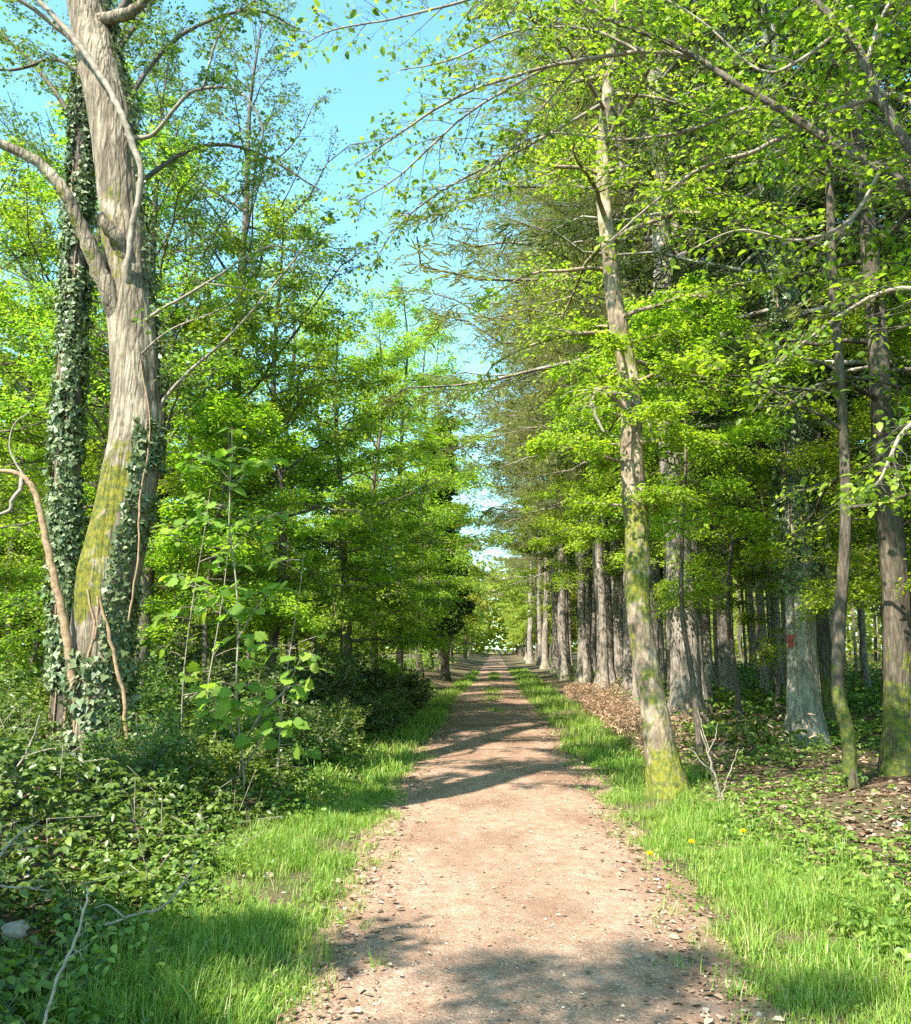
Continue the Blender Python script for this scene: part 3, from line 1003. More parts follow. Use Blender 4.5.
def ivy_on(p, r, s0, s1, n, az, size, puff=.05, seed_rows=None):
    """Ivy foliage on a trunk polyline between parameters s0..s1 and azimuths az (radians, world)."""
    g = Geo()
    s = s0 + (s1 - s0) * R.random(n)
    c, t = sample(p[None], np.zeros(n, int), s)
    rr = np.interp(s * (len(p) - 1), np.arange(len(p)), r)
    a = R.uniform(az[0], az[1], n)
    k = vnoise(a * 2.2 + 3, s * 26, 4) > .3
    c, rr, a, n = c[k], rr[k], a[k], k.sum()
    o = np.stack([np.cos(a), np.sin(a), 0 * a], 1)
    C = c + o * (rr + .01 + puff * R.random(n) ** 1.5)[:, None]
    D = -UP * R.uniform(.3, 1, n)[:, None] + R.normal(0, .45, C.shape)
    g.leaves(C, D, o + UP * .5 + R.normal(0, .35, C.shape), size * np.clip(R.lognormal(-.03, .3, n), .4, 1.7), IVY)
    return g


# ---- ivy on the old tree: right flank and base, with its stems
g1 = ivy_on(old_p, old_r, .0, .20, 2600, (-2.6, 1.4), .06, .09)
g2 = ivy_on(old_p, old_r, .2, .42, 2400, (-1.25, .5), .05, .05)
g3 = ivy_on(old_p, old_r, .45, .85, 2200, (-.55, 1.5), .055, .10)
g = Geo()
for q in (g1, g2, g3):
    g.add(np.concatenate(q.v), [f for f, _ in q.f])
stems = Geo()
for rr_ in ([(134, 800, 9.0, 4), (127, 735, 9.0, 4), (122, 690, 9.0, 3.6), (110, 640, 9.0, 3.2), (100, 600, 9.0, 2.2)],
            [(90, 790, 9.0, 3), (90, 720, 9.0, 2.8), (86, 670, 9.0, 2.6), (94, 630, 9.0, 2.2), (88, 590, 9.02, 1.6)],
            [(72, 790, 9.05, 2.4), (75, 700, 9.05, 2), (68, 640, 9.05, 1.5)], [(128, 620, 9.1, 2), (138, 560, 9.1, 2), (140, 500, 9.15, 1.8), (150, 430, 9.25, 1.4), (140, 360, 9.3, 1)],
            [(95, 640, 9.0, 2), (98, 600, 9.03, 2), (90, 570, 9.06, 1.6)]):
    p, r = px_line(rr_)
    p, r = smooth_line(p, 5, r)
    stems.tubes(p + R.normal(0, .006, p.shape), r * .6, 7, rough=.08)
ib = base + np.array([.3, -.35, 0])
fm, sm = g.mesh('foliage', M['ivy']), stems.mesh('stem', M['vine'], True)
rebase([fm, sm], ib)
iv = empty('ivy_vine', 'ivy with bare brown stems climbing the foot and flank of the mossy leaning tree', 'ivy', ib)
part('foliage', fm, iv)
part('stem', sm, iv)

# ---- the ivy clad trunk behind
rows = [(68, 690, 11.0, 17), (67, 600, 11, 16), (66, 500, 11, 15), (69, 400, 11, 14), (74, 300, 11.1, 13), (79, 200, 11.2, 12), (84, 100, 11.3, 11), (90, 0, 11.4, 9), (96, -150, 11.6, 6), (100, -320, 11.8, 3)]
p, r = px_line(rows)
p, r = smooth_line(p, 6, r)
base = np.array([p[0][0], p[0][1], float(hgt(p[0][0], p[0][1])) - .1])
p = np.vstack([[base], p]); r = np.concatenate([[r[0] * 1.2], r]) * .85
g = Geo()
g.tubes(p, r, 16, rough=.05)
crown = Geo()
ups = [limb_mesh(q, M['twig_dark'], 6, k=.8, leafy=lo, crown=crown) for q in ([(84, 100, 11.3, 4), (140, 20, 11.6, 3), (200, -60, 12, 1)], [(82, 130, 11.3, 4), (30, 60, 11.6, 3), (-30, 10, 12, 1)], [(92, -60, 11.5, 4), (40, -160, 11.6, 3), (10, -260, 12, 1)], [(95, -130, 11.5, 4), (160, -220, 11.6, 3), (210, -300, 12, 1)])]
cr_me = crown.mesh('crown', M['oak'])
tm = g.mesh('trunk', M['bark_thin'], True)
rebase([tm, cr_me] + [q[0] for q in ups], base)
it = empty('ivy_clad_tree', 'straight slim tree standing close behind the leaning mossy tree, wrapped in ivy', 'tree', base)
part('trunk', tm, it)
for q in ups:
    part('limb', q[0], it)
part('crown', cr_me, it)
g = ivy_on(p, r, .02, .92, 22000, (-3.14, 3.14), .056, .09)
st = Geo()
for da in (-1.9, -1.2, -2.6):
    st.tubes(p[:34] + np.array([math.cos(da), math.sin(da), 0]) * (r[:34, None] + .008) + R.normal(0, .006, (34, 3)), .011, 5)
ib = base + np.array([.1, -.3, 0])
fm, sm = g.mesh('foliage', M['ivy']), st.mesh('stem', M['vine'], True)
rebase([fm, sm], ib)
iv = empty('ivy_vine', 'dense column of glossy ivy covering the straight slim trunk', 'ivy', ib)
part('foliage', fm, iv)
part('stem', sm, iv)

# ---- bent dead stem beside the old tree
lm_ = [limb_mesh(q, M['vine'] if i == 0 else M['stick'], 9, .06, k=.66) for i, q in enumerate((
    [(74, 690, 9.0, 7), (68, 640, 9.0, 6.5), (56, 585, 9.0, 6), (46, 540, 9.0, 5.5), (38, 502, 9.0, 5), (30, 484, 9.0, 4.5), (16, 473, 9.0, 3.8), (-6, 470, 9.0, 3), (-40, 462, 9, 2)],
    [(22, 478, 9.0, 3.5), (20, 490, 8.95, 3.4), (12, 500, 8.9, 3.2), (10, 510, 8.9, 3), (-4, 516, 8.9, 2.2)], [(26, 480, 9, 2), (10, 450, 9, 1.6), (14, 425, 9, 1.2), (30, 412, 9, .8)]))]
base = lm_[0][1][0] * 1.0
base[2] = float(hgt(base[0], base[1])) - .05
lm_[0][1][0]
rebase([q[0] for q in lm_], base)
ds = empty('dead_stem', 'bent orange brown dead stem curling over beside the mossy leaning tree', 'dead stem', base)
part('stem', lm_[0][0], ds)
part('branch', lm_[1][0], ds)
part('twig', lm_[2][0], ds)

# ---- maple sapling with big fresh leaves
rows = [(243, 800, 8.7, 2.6), (240, 740, 8.7, 2.4), (238, 660, 8.7, 2.2), (234, 570, 8.75, 1.9), (230, 500, 8.8, 1.5), (231, 430, 8.8, .9)]
sp, sr = px_line(rows)
sp, sr = smooth_line(sp, 6, sr * .48)
sp[:, 0] += .02 * np.sin(np.arange(len(sp)) * .5) + R.normal(0, .004, len(sp))
sap = [(sp, sr)]
for q in ([(241, 750, 8.7, 1.6), (262, 712, 8.5, 1.4), (285, 690, 8.4, 1.0), (300, 660, 8.3, .6)], [(240, 745, 8.7, 1.6), (222, 715, 8.5, 1.3), (205, 690, 8.4, .7)], [(243, 770, 8.7, 1.6), (265, 735, 8.5, 1.3), (290, 720, 8.4, .7)],
          [(237, 640, 8.7, 1.3), (262, 600, 8.6, .9), (283, 585, 8.5, .5)], [(236, 620, 8.7, 1.3), (205, 590, 8.6, .9), (178, 575, 8.5, .5)], [(233, 550, 8.75, 1.1), (260, 520, 8.7, .8), (280, 515, 8.7, .5)],
          [(233, 545, 8.75, 1.1), (205, 520, 8.7, .8), (180, 530, 8.7, .5)], [(230, 490, 8.8, 1), (255, 465, 8.8, .7), (270, 462, 8.8, .5)], [(230, 480, 8.8, 1), (210, 460, 8.8, .7), (195, 470, 8.8, .5)]):
    a, b = px_line(q)
    sap.append(smooth_line(a, 4, b * .7))
wg, lg = Geo(), Geo()
for a, b in sap:
    wg.tubes(a, b, 6)
Cs, Ds = [], []
for i, (a, b) in enumerate(sap):
    for u in (np.linspace(.28, 1, 14) if i == 0 else np.linspace(.35, 1, 7 if i < 4 else 6)):
        c, t = sample(a[None], np.zeros(1, int), np.array([u]))
        for k in range(3 if i else 4):
            az = R.uniform(0, 6.28)
            dd = np.array([math.cos(az), math.sin(az), R.uniform(-.1, .35)])
            pe = c[0] + dd * R.uniform(.06, .17)
            wg.tubes(np.array([c[0], .5 * (c[0] + pe) + UP * .01, pe]), .0018, 3)
            Cs.append(pe)
            Ds.append(dd * .8 - UP * .45)
Cs, Ds = np.array(Cs), np.array(Ds)
lg.leaves(Cs, Ds, UP + np.array([-.1, -.35, 0]) + R.normal(0, .42, Cs.shape), np.clip(R.lognormal(-2.05, .33, len(Cs)), .06, .15), MAPLE)
base = sp[0].copy()
base[2] = float(hgt(base[0], base[1])) - .03
wm, lm2 = wg.mesh('stem', M['twig'], True), lg.mesh('foliage', M['maple'])
rebase([wm, lm2], base)
mp = empty('maple_sapling', 'tallest thin maple sapling with large lobed light green leaves growing in the brambles', 'sapling', base, 'maple saplings')
part('stem', wm, mp)
part('foliage', lm2, mp)

def maple_shoot(px, d, H, n, lab, rz=0):
    wg, lg = Geo(), Geo()
    b = W(px, 700, d)
    z = np.linspace(0, H, 9)
    ph = R.uniform(0, 6, 2)
    st = np.stack([.06 * np.sin(z * 1.4 + ph[0]) + .04 * z, .06 * np.sin(z * 1.2 + ph[1]), z], 1)
    wg.tubes(st, np.linspace(.011, .003, 9), 6)
    a = R.uniform(0, 6.28, n)
    d_ = np.stack([np.cos(a), np.sin(a), R.uniform(.1, .7, n)], 1)
    c, _ = sample(st[None], np.zeros(n, int), .2 + .8 * R.random(n))
    P = arc(c, d_, R.uniform(.15, .55, n), np.full(n, .25), 5, .04)
    wg.tubes(P, np.linspace(.005, .002, 5)[None] * np.ones((n, 1)), 4)
    q, t = sample(P, np.repeat(np.arange(n), 5), R.uniform(.45, 1, n * 5))
    dd = norm(t + R.normal(0, .7, t.shape))
    e = q + dd * R.uniform(.03, .10, (len(q), 1))
    wg.tubes(np.stack([q, .5 * (q + e) + UP * .006, e], 1), .0014, 3)
    lg.leaves(e, dd - UP * .5, UP + np.array([-.1, -.4, 0]) + R.normal(0, .35, e.shape), np.clip(R.lognormal(-2.4, .35, len(e)), .045, .14), MAPLE)
    r = empty('maple_sapling', lab, 'sapling', (b[0], d, float(hgt(b[0], d)) - .03), 'maple saplings')
    part('stem', wg.mesh('stem', M['twig'], True), r)
    part('foliage', lg.mesh('foliage', M['maple']), r)


maple_shoot(185, 9.6, 3.1, 16, 'maple sapling between the leaning mossy tree and the tallest maple sapling')
maple_shoot(285, 9.7, 2.6, 14, 'shorter maple sapling on the path side of the tallest one')
maple_shoot(208, 10.8, 4.0, 18, 'maple sapling half hidden behind the tallest maple sapling')

# ---- leaning mossy tree at the right verge
rows = [(668, 806, 10.3, 24), (664, 788, 10.3, 21), (657, 745, 10.35, 17), (649, 690, 10.4, 14.5), (643, 610, 10.5, 13.5), (640, 540, 10.6, 14), (634, 480, 10.7, 14), (629, 420, 10.8, 12.5), (622, 360, 10.9, 11.5),
        (614, 300, 10.95, 10.5), (610, 250, 11, 9), (607, 180, 11.1, 8.5), (607, 100, 11.2, 7), (612, 20, 11.3, 5.5), (622, -80, 11.5, 4), (630, -200, 11.7, 2)]
p, r = px_line(rows)
p, r = smooth_line(p, 6, r * .86)
p[:, 0] += .045 * np.sin(np.arange(len(p)) * .17) + .015 * np.sin(np.arange(len(p)) * .45)
base = p[0].copy()
base[2] = float(hgt(base[0], base[1])) - .05
g = Geo()
bark_tube(g, p, r, 64, 16, .05, .035, .3, .36, 4)
TP, TR = p, r
tw, lf = Geo(), Geo()
P, L, rr_ = branches(TP, TR, 32, 4.4, TP[-1, 2], 3.0, prof_beech, (.0, .7), .3)
g.tubes(P, rr_[:, None] * np.linspace(1, .2, P.shape[1])[None], 5)
sprays(tw, lf, P, L, 12, 11, .055, BEECH, flat=.5, tert=2, spread=.12)
P2, L2, rr2 = branches(TP, TR, 14, 3.2, 5.6, 2.0, lambda u: .6 + 0 * u, (.0, .2), .15)
g.tubes(P2, rr2[:, None] * np.linspace(1, .2, P2.shape[1])[None], 5)
sprays(tw, lf, P2, L2, 10, 24, .052, BEECH, flat=.35, tert=2, spread=.12)
bl = [limb_mesh(q, M['twig'], 8, .08, k=.7) for q in ([(628, 415, 10.75, 5), (612, 396, 10.5, 4), (600, 389, 10.4, 3.6), (592, 395, 10.3, 3.2), (594, 412, 10.25, 2.8), (604, 432, 10.2, 1.8)],
                                                [(632, 400, 10.7, 2.2), (645, 415, 10.5, 1.8), (655, 440, 10.4, 1)])]
g.join(tw, 1)
tm, crm = g.mesh('trunk', [M['bark_moss'], M['twig']], True), lf.mesh('crown', M['beech_young'])
rebase([tm, crm] + [q[0] for q in bl], base)
mt = empty('mossy_tree', 'pale leaning tree with bright moss at its foot on the grass verge', 'tree', base)
part('trunk', tm, mt)
for q in bl:
    part('limb', q[0], mt)
part('crown', crm, mt)

# ---- tree that leans over the path from the right, its trunk just outside the view
L_ = [[(1040, 330, 5.8, 14), (970, 225, 6.0, 9), (911, 188, 6.1, 7.5), (881, 170, 6.2, 7), (832, 142, 6.3, 6), (780, 108, 6.4, 5.2), (731, 80, 6.5, 4.6), (705, 62, 6.6, 4), (664, 41, 6.7, 3.4), (608, 19, 6.8, 2.8), (560, -8, 7, 2), (500, -40, 7, 1)],
      [(1040, 290, 5.7, 9), (960, 215, 5.6, 7), (903, 138, 5.5, 6), (884, 104, 5.5, 6), (866, 67, 5.5, 6), (847, 34, 5.6, 5.5), (812, -2, 5.7, 5), (760, -60, 5.9, 3)],
      [(731, 80, 6.5, 3.4), (690, 56, 6.7, 3.2), (640, 52, 6.9, 3), (583, 60, 7, 2.7), (531, 71, 7, 2.4), (457, 97, 7.1, 1.9), (393, 138, 7.2, 1.4), (356, 164, 7.2, .8)],
      [(608, 19, 6.8, 2.5), (560, -10, 6.7, 2.2), (500, -8, 6.6, 2), (450, 5, 6.6, 1.8), (393, 19, 6.5, 1.4), (333, 30, 6.5, 1.1), (298, 48, 6.5, .6)],
      [(1020, 200, 5.9, 6), (907, 100, 6.4, 4.5), (832, 112, 6.5, 3.8), (757, 150, 6.6, 3), (702, 168, 6.7, 2.5), (657, 200, 6.8, 1.8), (600, 250, 7, 1)],
      [(780, 108, 6.4, 3), (740, 110, 6.7, 2.6), (690, 130, 7, 2.2), (620, 140, 7.2, 1.8), (540, 135, 7.4, 1.2), (470, 180, 7.5, .7)],
      [(640, 52, 6.9, 2), (590, 30, 7, 1.8), (520, 30, 7.2, 1.5), (450, 60, 7.3, 1.2), (400, 70, 7.4, .7)],
      [(583, 60, 7, 1.8), (540, 110, 7.2, 1.5), (490, 170, 7.3, 1.2), (430, 190, 7.4, .7)],
      [(1030, 320, 5.8, 6), (960, 300, 5.8, 4), (890, 290, 5.9, 3), (820, 330, 6, 2), (760, 380, 6.1, 1)],
      [(1030, 380, 5.8, 6), (960, 400, 5.8, 4), (905, 430, 5.8, 3), (880, 480, 5.8, 2), (850, 500, 5.8, 1)],
      [(840, 30, 5.6, 3), (800, 60, 5.6, 2.4), (760, 70, 5.7, 2), (700, 20, 5.8, 1.4), (650, -10, 5.9, 1)],
      [(866, 67, 5.5, 3), (880, 20, 5.6, 2.4), (905, -20, 5.6, 2)],
      [(600, 105, 7.8, 2.4), (520, 150, 7.9, 2), (440, 192, 8, 1.6), (395, 230, 8, 1.1), (365, 280, 8, .6)],
      [(560, 60, 7.3, 2), (470, 112, 7.5, 1.6), (400, 175, 7.6, 1.2), (352, 205, 7.7, .6)],
      [(881, 170, 6.2, 3), (850, 220, 6.2, 2.4), (800, 240, 6.3, 2), (740, 230, 6.4, 1.4), (690, 250, 6.5, .8)]]
crown = Geo()
lh = dict(dens=14, leaf=.05, T=BEECH, sec=.7, nleaf=2.9, flat=.5, tert=3, rsec=.0038, spread=.06, s0=.12)
lm3 = [limb_mesh(q, M['bark_thin'] if i < 2 else M['twig'], 8, .05, k=.8, leafy=lh, crown=crown, tw='twig_dark') for i, q in enumerate(L_)]
tr_p = np.array([W(1040, 345, 5.8)[0] + .05, 5.8, 0.])
tp, trr = smooth_line(np.array([tr_p + [.25, 0, -.05], tr_p + [.2, 0, 1.2], tr_p + [.1, 0, 2.6], tr_p + [0, 0, 3.8], tr_p + [.1, .1, 5.8], tr_p + [.2, .1, 8.5], tr_p + [.1, .2, 12.5]]), 6, np.array([.2, .16, .14, .13, .11, .08, .02]))
g = Geo()
g.tubes(tp, trr, 16, rough=.05)
tg, lg = Geo(), Geo()
cr_me = crown.mesh('crown', M['hazel'])
P, L, rr_ = branches(tp, trr, 48, 7.0, 12.3, 4.4, prof_beech, (.05, .8), .15)  # upper crown above the view, made dense to shade the right-hand wood
g.tubes(P, rr_[:, None] * np.linspace(1, .2, P.shape[1])[None], 5)
sprays(tg, lg, P, L, 12, 32, .07, BEECH, flat=.5, tert=1)
base = np.array([tp[0][0], tp[0][1], float(hgt(tp[0][0], tp[0][1])) - .05])
g.join(tg, 1)
tm, l2 = g.mesh('trunk', [M['bark_thin'], M['twig']], True), lg.mesh('crown', M['hazel'])
rebase([tm, cr_me, l2] + [q[0] for q in lm3], base)
ot = empty('hornbeam_tree', 'tree whose long limbs with fresh green leaves reach high over the path', 'tree', base)
part('trunk', tm, ot)
for q in lm3:
    part('limb', q[0], ot)
for me in (cr_me, l2):
    part('crown', me, ot)

# ================================================================== TREES BY KIND
beech_big = [leafy('beech_tree', 'tree', H, .10, z0, Rc, 44, 15, 44, .058, BEECH, 'beech', 'bark_thin', el=(.0, .85), droop=.22, flat=.5, spread=.16) for H, z0, Rc in ((9.5, 1.3, 3.2), (11, 1.6, 3.5), (8.2, 1.1, 3.0))]
beech_tall = [leafy('beech_tree', 'tree', H, .13, z0, Rc, 46, 12, 38, .09, RHOMB, 'beech', 'bark_thin', el=(.1, .9), spread=.28, flat=.6) for H, z0, Rc in ((15, 1.8, 3.9), (17, 2.2, 4.2))]
beech_young = [leafy('young_beech', 'tree', H, .05, z0, Rc, 34, 13, 60, .055, BEECH, 'beech_young', 'bark_thin', el=(.02, .7), droop=.2, flat=.32, spread=.13, sides=8) for H, z0, Rc in ((6.5, 1.7, 2.5), (7.6, 2.2, 2.8), (5.2, 1.5, 2.1), (7.2, 3.5, 2.7))]
broad_far = [leafy('broadleaf_tree', 'tree', H, .15, z0, Rc, 40, 12, 46, .18, RHOMB, 'far', 'bark_thin', el=(.15, .9), spread=.35, flat=.7, sides=8) for H, z0, Rc in ((15, 2.6, 3.6), (18, 4, 4.0))]
larch = [conifer(H, r0, z0, 7.4, 64, 24, 16, .2) for H, r0, z0 in ((28, .29, 7.6), (26, .25, 8.2))]
slim = [conifer(H, r0, z0, 2.4, 48, 10, 13, .28, 'bark_conifer', 9, 'slim_conifer', 22, mat='needle_shade') for H, r0, z0 in ((20, .12, 7.0), (18, .085, 6.0), (21, .16, 8.0))]

# left row of beeches
lb = [(0, -3.9, 15.5, 1.0, 'beech with layered sprays reaching toward the path, nearest of those behind the maple sapling'),
      (1, -6.2, 14.0, 1.0, 'bushy beech filling the gap between the mossy leaning tree and the maple sapling'),
      (2, -3.3, 20.0, 1.1, 'beech with bright low sprays hanging beside the dark shrubs of the verge'),
      (0, -9.2, 14.5, 1.1, 'leafy beech directly behind the ivy clad trunk'),
      (1, -6.9, 19.5, 1.1, 'tall beech standing behind the first row of beeches'),
      (2, -12.0, 17.0, 1.25, 'broad beech farthest from the path beyond the bent dead stem'),
      (1, -3.4, 26.0, 1.05, 'third beech of the row along the path, crown catching the sun'),
      (0, -9.8, 22.0, 1.2, 'beech deep behind the sapling with crown against the blue sky')]
for v, x, y, s, lab in lb:
    beech_big[v].place(x, y, lab, 'beeches lining the path', sc=s)
for i, (x, y, s) in enumerate(((-3.5, 33, 1.05), (-6.6, 29, 1.0), (-3.4, 41, 1.15), (-7.5, 38, 1.0), (-10.5, 30, .95), (-13, 24, .9), (-15, 32, 1.0), (-17, 22, .9), (-11.5, 40, 1.0), (-3.6, 50, 1.2), (-6.5, 48, 1.25), (-19, 28, 1.0))):
    beech_tall[i % 2].place(x, y, 'tall thin beech in the sunny wood beyond the first beeches', 'tall beeches farther along', sc=s)

sparse = [leafy('ash_tree', 'tree', H, .14, z0, Rc, 30, 13, 13, .055, RHOMB, 'oak', 'bark_thin', el=(.5, 1.1), droop=-.05, flat=.8, tert=2, spread=.05, rsec=.006) for H, z0, Rc in ((15, 4.5, 4.6), (13.5, 4.0, 4.2))]
for i, (x, y, s, lab) in enumerate(((-7.6, 16.5, 1.0, 'slender ash in thin new leaf rising behind the leaning mossy tree'), (-11.5, 15.0, 1.0, 'slender ash in thin new leaf behind the ivy clad trunk'), (-10, 20, 1.1, 'slender ash in thin new leaf deep between the beeches'), (-5.6, 14.2, .86, 'slimmest ash in thin new leaf over the dark shrubs'), (-5.0, 16.6, 1.0, 'slender ash in thin new leaf above the maple saplings'))):
    sparse[i % 2].place(x, y, lab, 'thinly leafed ash trees', sc=s)
for v, x, y, s, lab in ((2, -4.3, 13.4, 1.0, 'young beech with low sprays behind the dark shrubs'),
                        (0, -3.0, 17.6, .9, 'young beech spraying toward the path from the dark shrubs'), (1, -5.4, 15.6, 1.0, 'young beech filling the shade behind the maple sapling'), (2, -2.9, 22.5, .95, 'young beech leaning to the verge beyond the dark shrubs')):
    beech_young[v].place(x, y, lab, 'young beeches of the sunny wood', sc=s)

# dark ivy covered tree closing the left row
wood, lf = Geo(), Geo()
TP, TR = trunk_line(12.5, .2, (0, 0), .1)
wood.tubes(TP, TR, 10)
P, L, rr_ = branches(TP, TR, 60, 2.2, 12.3, 1.0, lambda u: (.75 + .35 * np.sin(u * 9)) * (1 - u * .35), (.1, .7), .1)
wood.tubes(P, rr_[:, None] * np.linspace(1, .2, P.shape[1])[None], 4)
sprays(wood, lf, P, L, 16, 60, .14, IVY, flat=1.0, sec=.7, spread=.3, lift=(-.4, .5))
dk = Kind('ivy_tower_tree', 'tree', [('trunk', wood.mesh('trunk', M['bark_thin'], True)), ('foliage', lf.mesh('foliage', M['yew']))])
dk.place(-2.35, 43, 'dark narrow ivy covered tree closing the sunny row of beeches', sc=1.0)

# right row of big grey conifers
rl = ['nearest thick grey conifer behind the leaning mossy tree', 'second thick grey conifer of the row, next to the leaning mossy tree', 'third grey conifer of the row behind the brown bracken', 'fourth grey conifer of the row with sunlit bark',
      'fifth grey conifer, slimmest in view of the row beside the verge']
for i, (x, y, s) in enumerate(((3.75, 18.3, 1.0), (3.65, 24.5, 1.05), (3.6, 30, 1.0), (3.6, 37, 1.1), (3.6, 47, 1.05))):
    larch[i % 2].place(x, y, rl[i], 'grey conifers lining the path', sc=s)
for i, (x, y, sc_) in enumerate(((4.5, 20.6, .62), (3.3, 21.4, .5), (4.1, 26.6, .7), (3.35, 28.2, .52), (4.4, 32.5, .75), (3.4, 34.0, .6), (3.9, 40.5, .85), (3.3, 43.5, .65), (4.6, 23.0, .55), (4.9, 28.5, .7), (5.0, 37, .8), (3.9, 52, .8))):
    larch[i % 2].place(x, y, 'slimmer grey conifer standing between the thick trunks of the row', 'slimmer conifers of the row', sc=(sc_, sc_, .72 + .3 * sc_))
for i, (x, y) in enumerate(((3.7, 56), (3.6, 66), (3.8, 78), (3.5, 92), (3.8, 110), (6.8, 27), (7.0, 41), (7.5, 33))):
    larch[(i + 1) % 2].place(x, y, 'tall grey conifer farther along the shaded wood edge', 'conifers farther along the path', sc=R.uniform(.85, 1.0))

# conifer with the red paint mark, mossy trunk, curved stem and straight dark stem in the right wood
rc = conifer(22, .24, 5.2, 5.4, 96, 16, 17, .2, 'bark_pale', 22, 'marked_conifer', 24, .03, trunk_rough=.03, mat='needle_shade')
x, y = 4.82, 14.6
rt = rc.place(x, y, 'pale grey trunk in the shade carrying a red paint mark', None, rz=0)
tme = rc.parts[0][1]
# red mark: a thin skin of paint following the bark on the path-facing flank
TPm = np.empty(len(tme.vertices) * 3, np.float32)
tme.vertices.foreach_get('co', TPm)
ring = TPm.reshape(-1, 3)[:56 * 60].reshape(60, 56, 3)
zs = ring[:, :, 2].mean(1)
zt = np.linspace(1.54, 1.74, 7)
rows_ = np.stack([[np.interp(zt, zs, ring[:, k, c]) for c in range(3)] for k in range(56)], 0)    # 56,3,7
cen = rows_.mean(0)
ang = np.arctan2(rows_[:, 1] - cen[1], rows_[:, 0] - cen[0])          # 22,7
va = np.linspace(-2.95, -2.4, 8)
gv = np.zeros((7, 8, 3))
for j in range(7):
    o = np.argsort(ang[:, j])
    aa = ang[o, j]
    rad = np.hypot(rows_[o, 0, j] - cen[0, j], rows_[o, 1, j] - cen[1, j])
    sh = .07 * math.sin(j * 1.7)
    for k in range(8):
        r_ = np.interp(va[k] + sh, aa, rad) + .006
        gv[j, k] = [cen[0, j] + math.cos(va[k] + sh) * r_, cen[1, j] + math.sin(va[k] + sh) * r_, zt[j] + .02 * math.sin(k * 1.9)]
g = Geo()
ii = np.arange(56).reshape(7, 8)
g.add(gv, [np.stack([ii[:-1, :-1], ii[:-1, 1:], ii[1:, 1:], ii[1:, :-1]], -1).reshape(-1, 4)])
part('paint_mark', g.mesh('paint_mark', M['red'], True), rt)

zz_ = np.linspace(2.3, 11, 40)
gi = ivy_on(np.stack([np.full(40, x) , np.full(40, y), zz_ + float(hgt(x, y))], 1), np.interp(zz_, [0, 22], [.25, .03]), 0, 1, 9000, (-3.14, 3.14), .06, .16)
sti = Geo()
for da in (-2.2, -1.3, -.6):
    z_ = np.linspace(0, 9, 24)
    rr_ = np.interp(z_, [0, .4, 22], [.36, .26, .03])
    sti.tubes(np.stack([x + math.cos(da) * rr_, y + math.sin(da) * rr_, z_ + float(hgt(x, y)) - .05], 1) + R.normal(0, .008, (24, 3)), .01, 5)
ib = np.array([x - .05, y - .3, float(hgt(x, y))])
fm, sm = gi.mesh('foliage', M['ivy']), sti.mesh('stem', M['vine'], True)
rebase([fm, sm], ib)
iv = empty('ivy_vine', 'dark ivy wrapping the red marked trunk above its pale foot', 'ivy', ib)
part('foliage', fm, iv)
part('stem', sm, iv)

mc = conifer(20, .19, 6.0, 2.8, 44, 10, 10, .24, 'bark_mossy_dark', 16, 'mossy_conifer', 20, mat='needle_shade')
mc.place(5.45, 15.4, 'dark trunk with a yellow mossy foot next to the red marked tree')
rows = [(856, 810, 9.7, 8), (850, 770, 9.7, 7), (847, 730, 9.7, 6.5), (838, 690, 9.7, 6.5), (840, 620, 9.75, 6), (846, 520, 9.8, 5.5), (842, 400, 9.9, 5), (832, 260, 10, 4.5), (830, 120, 10.1, 4), (838, -20, 10.3, 3), (840, -160, 10.5, 1.5)]
p, r = px_line(rows)
p, r = smooth_line(p, 4, r)
b = np.array([p[0][0], p[0][1], float(hgt(p[0][0], p[0][1])) - .1])
p = p - b
p[0, 2] = 0
k1 = leafy('curved_tree', 'tree', 9, .07, 3.0, 2.2, 22, 8, 14, .075, BEECH, 'beech_young', 'bark_mossy_dark', trunk=(p, r), z1=p[-1, 2] * .97)
k1.place(b[0], b[1], 'thin curved tree with pale lower bark in front of the mossy dark trunk', rz=0, dz=-.1)
k2 = leafy('dark_tree', 'tree', 13, .17, 3.5, 2.6, 28, 9, 13, .08, BEECH, 'wood_leaf', 'bark_mossy_dark', wob=.05)
k2.place(4.45, 10.4, 'straight dark tree nearest the hornbeam, with dim mossy bark')

# young beeches under the conifers
yb = [(3, 2.95, 13.6, 1.0, 'young beech spreading flat bright sprays over the path behind the leaning mossy tree'),
      (1, 5.5, 12.5, .92, 'young beech with flat lit sprays above the red paint mark'),
      (1, 4.5, 17.2, 1.05, 'young beech growing between the nearest grey conifer and the red marked tree'),
      (1, 6.6, 9.6, 1.0, 'young beech shading the wood behind the straight dark tree'),
      (0, 7.4, 14.5, 1.1, 'young beech deep in shade beyond the mossy footed trunk'),
      (3, 3.3, 21.5, 1.1, 'young beech at the foot of the second grey conifer'),
      (1, 9.2, 11.8, 1.1, 'young beech farthest into the shaded wood beside the hornbeam'),
      (0, 6.2, 20.5, 1.1, 'young beech among the slim conifers behind the curved tree'),
      (1, 9.5, 18.5, 1.15, 'leafy young beech hiding the slim conifers past the marked tree'),
      (3, 3.4, 33, 1.2, 'young beech leaning out between the third and fourth grey conifers'),
      (2, 5.7, 8.2, .85, 'low young beech nearest the hornbeam trunk')]
for v, x, y, s, lab in yb:
    beech_young[v].place(x, y, lab, 'young beeches under the conifers', sc=s)

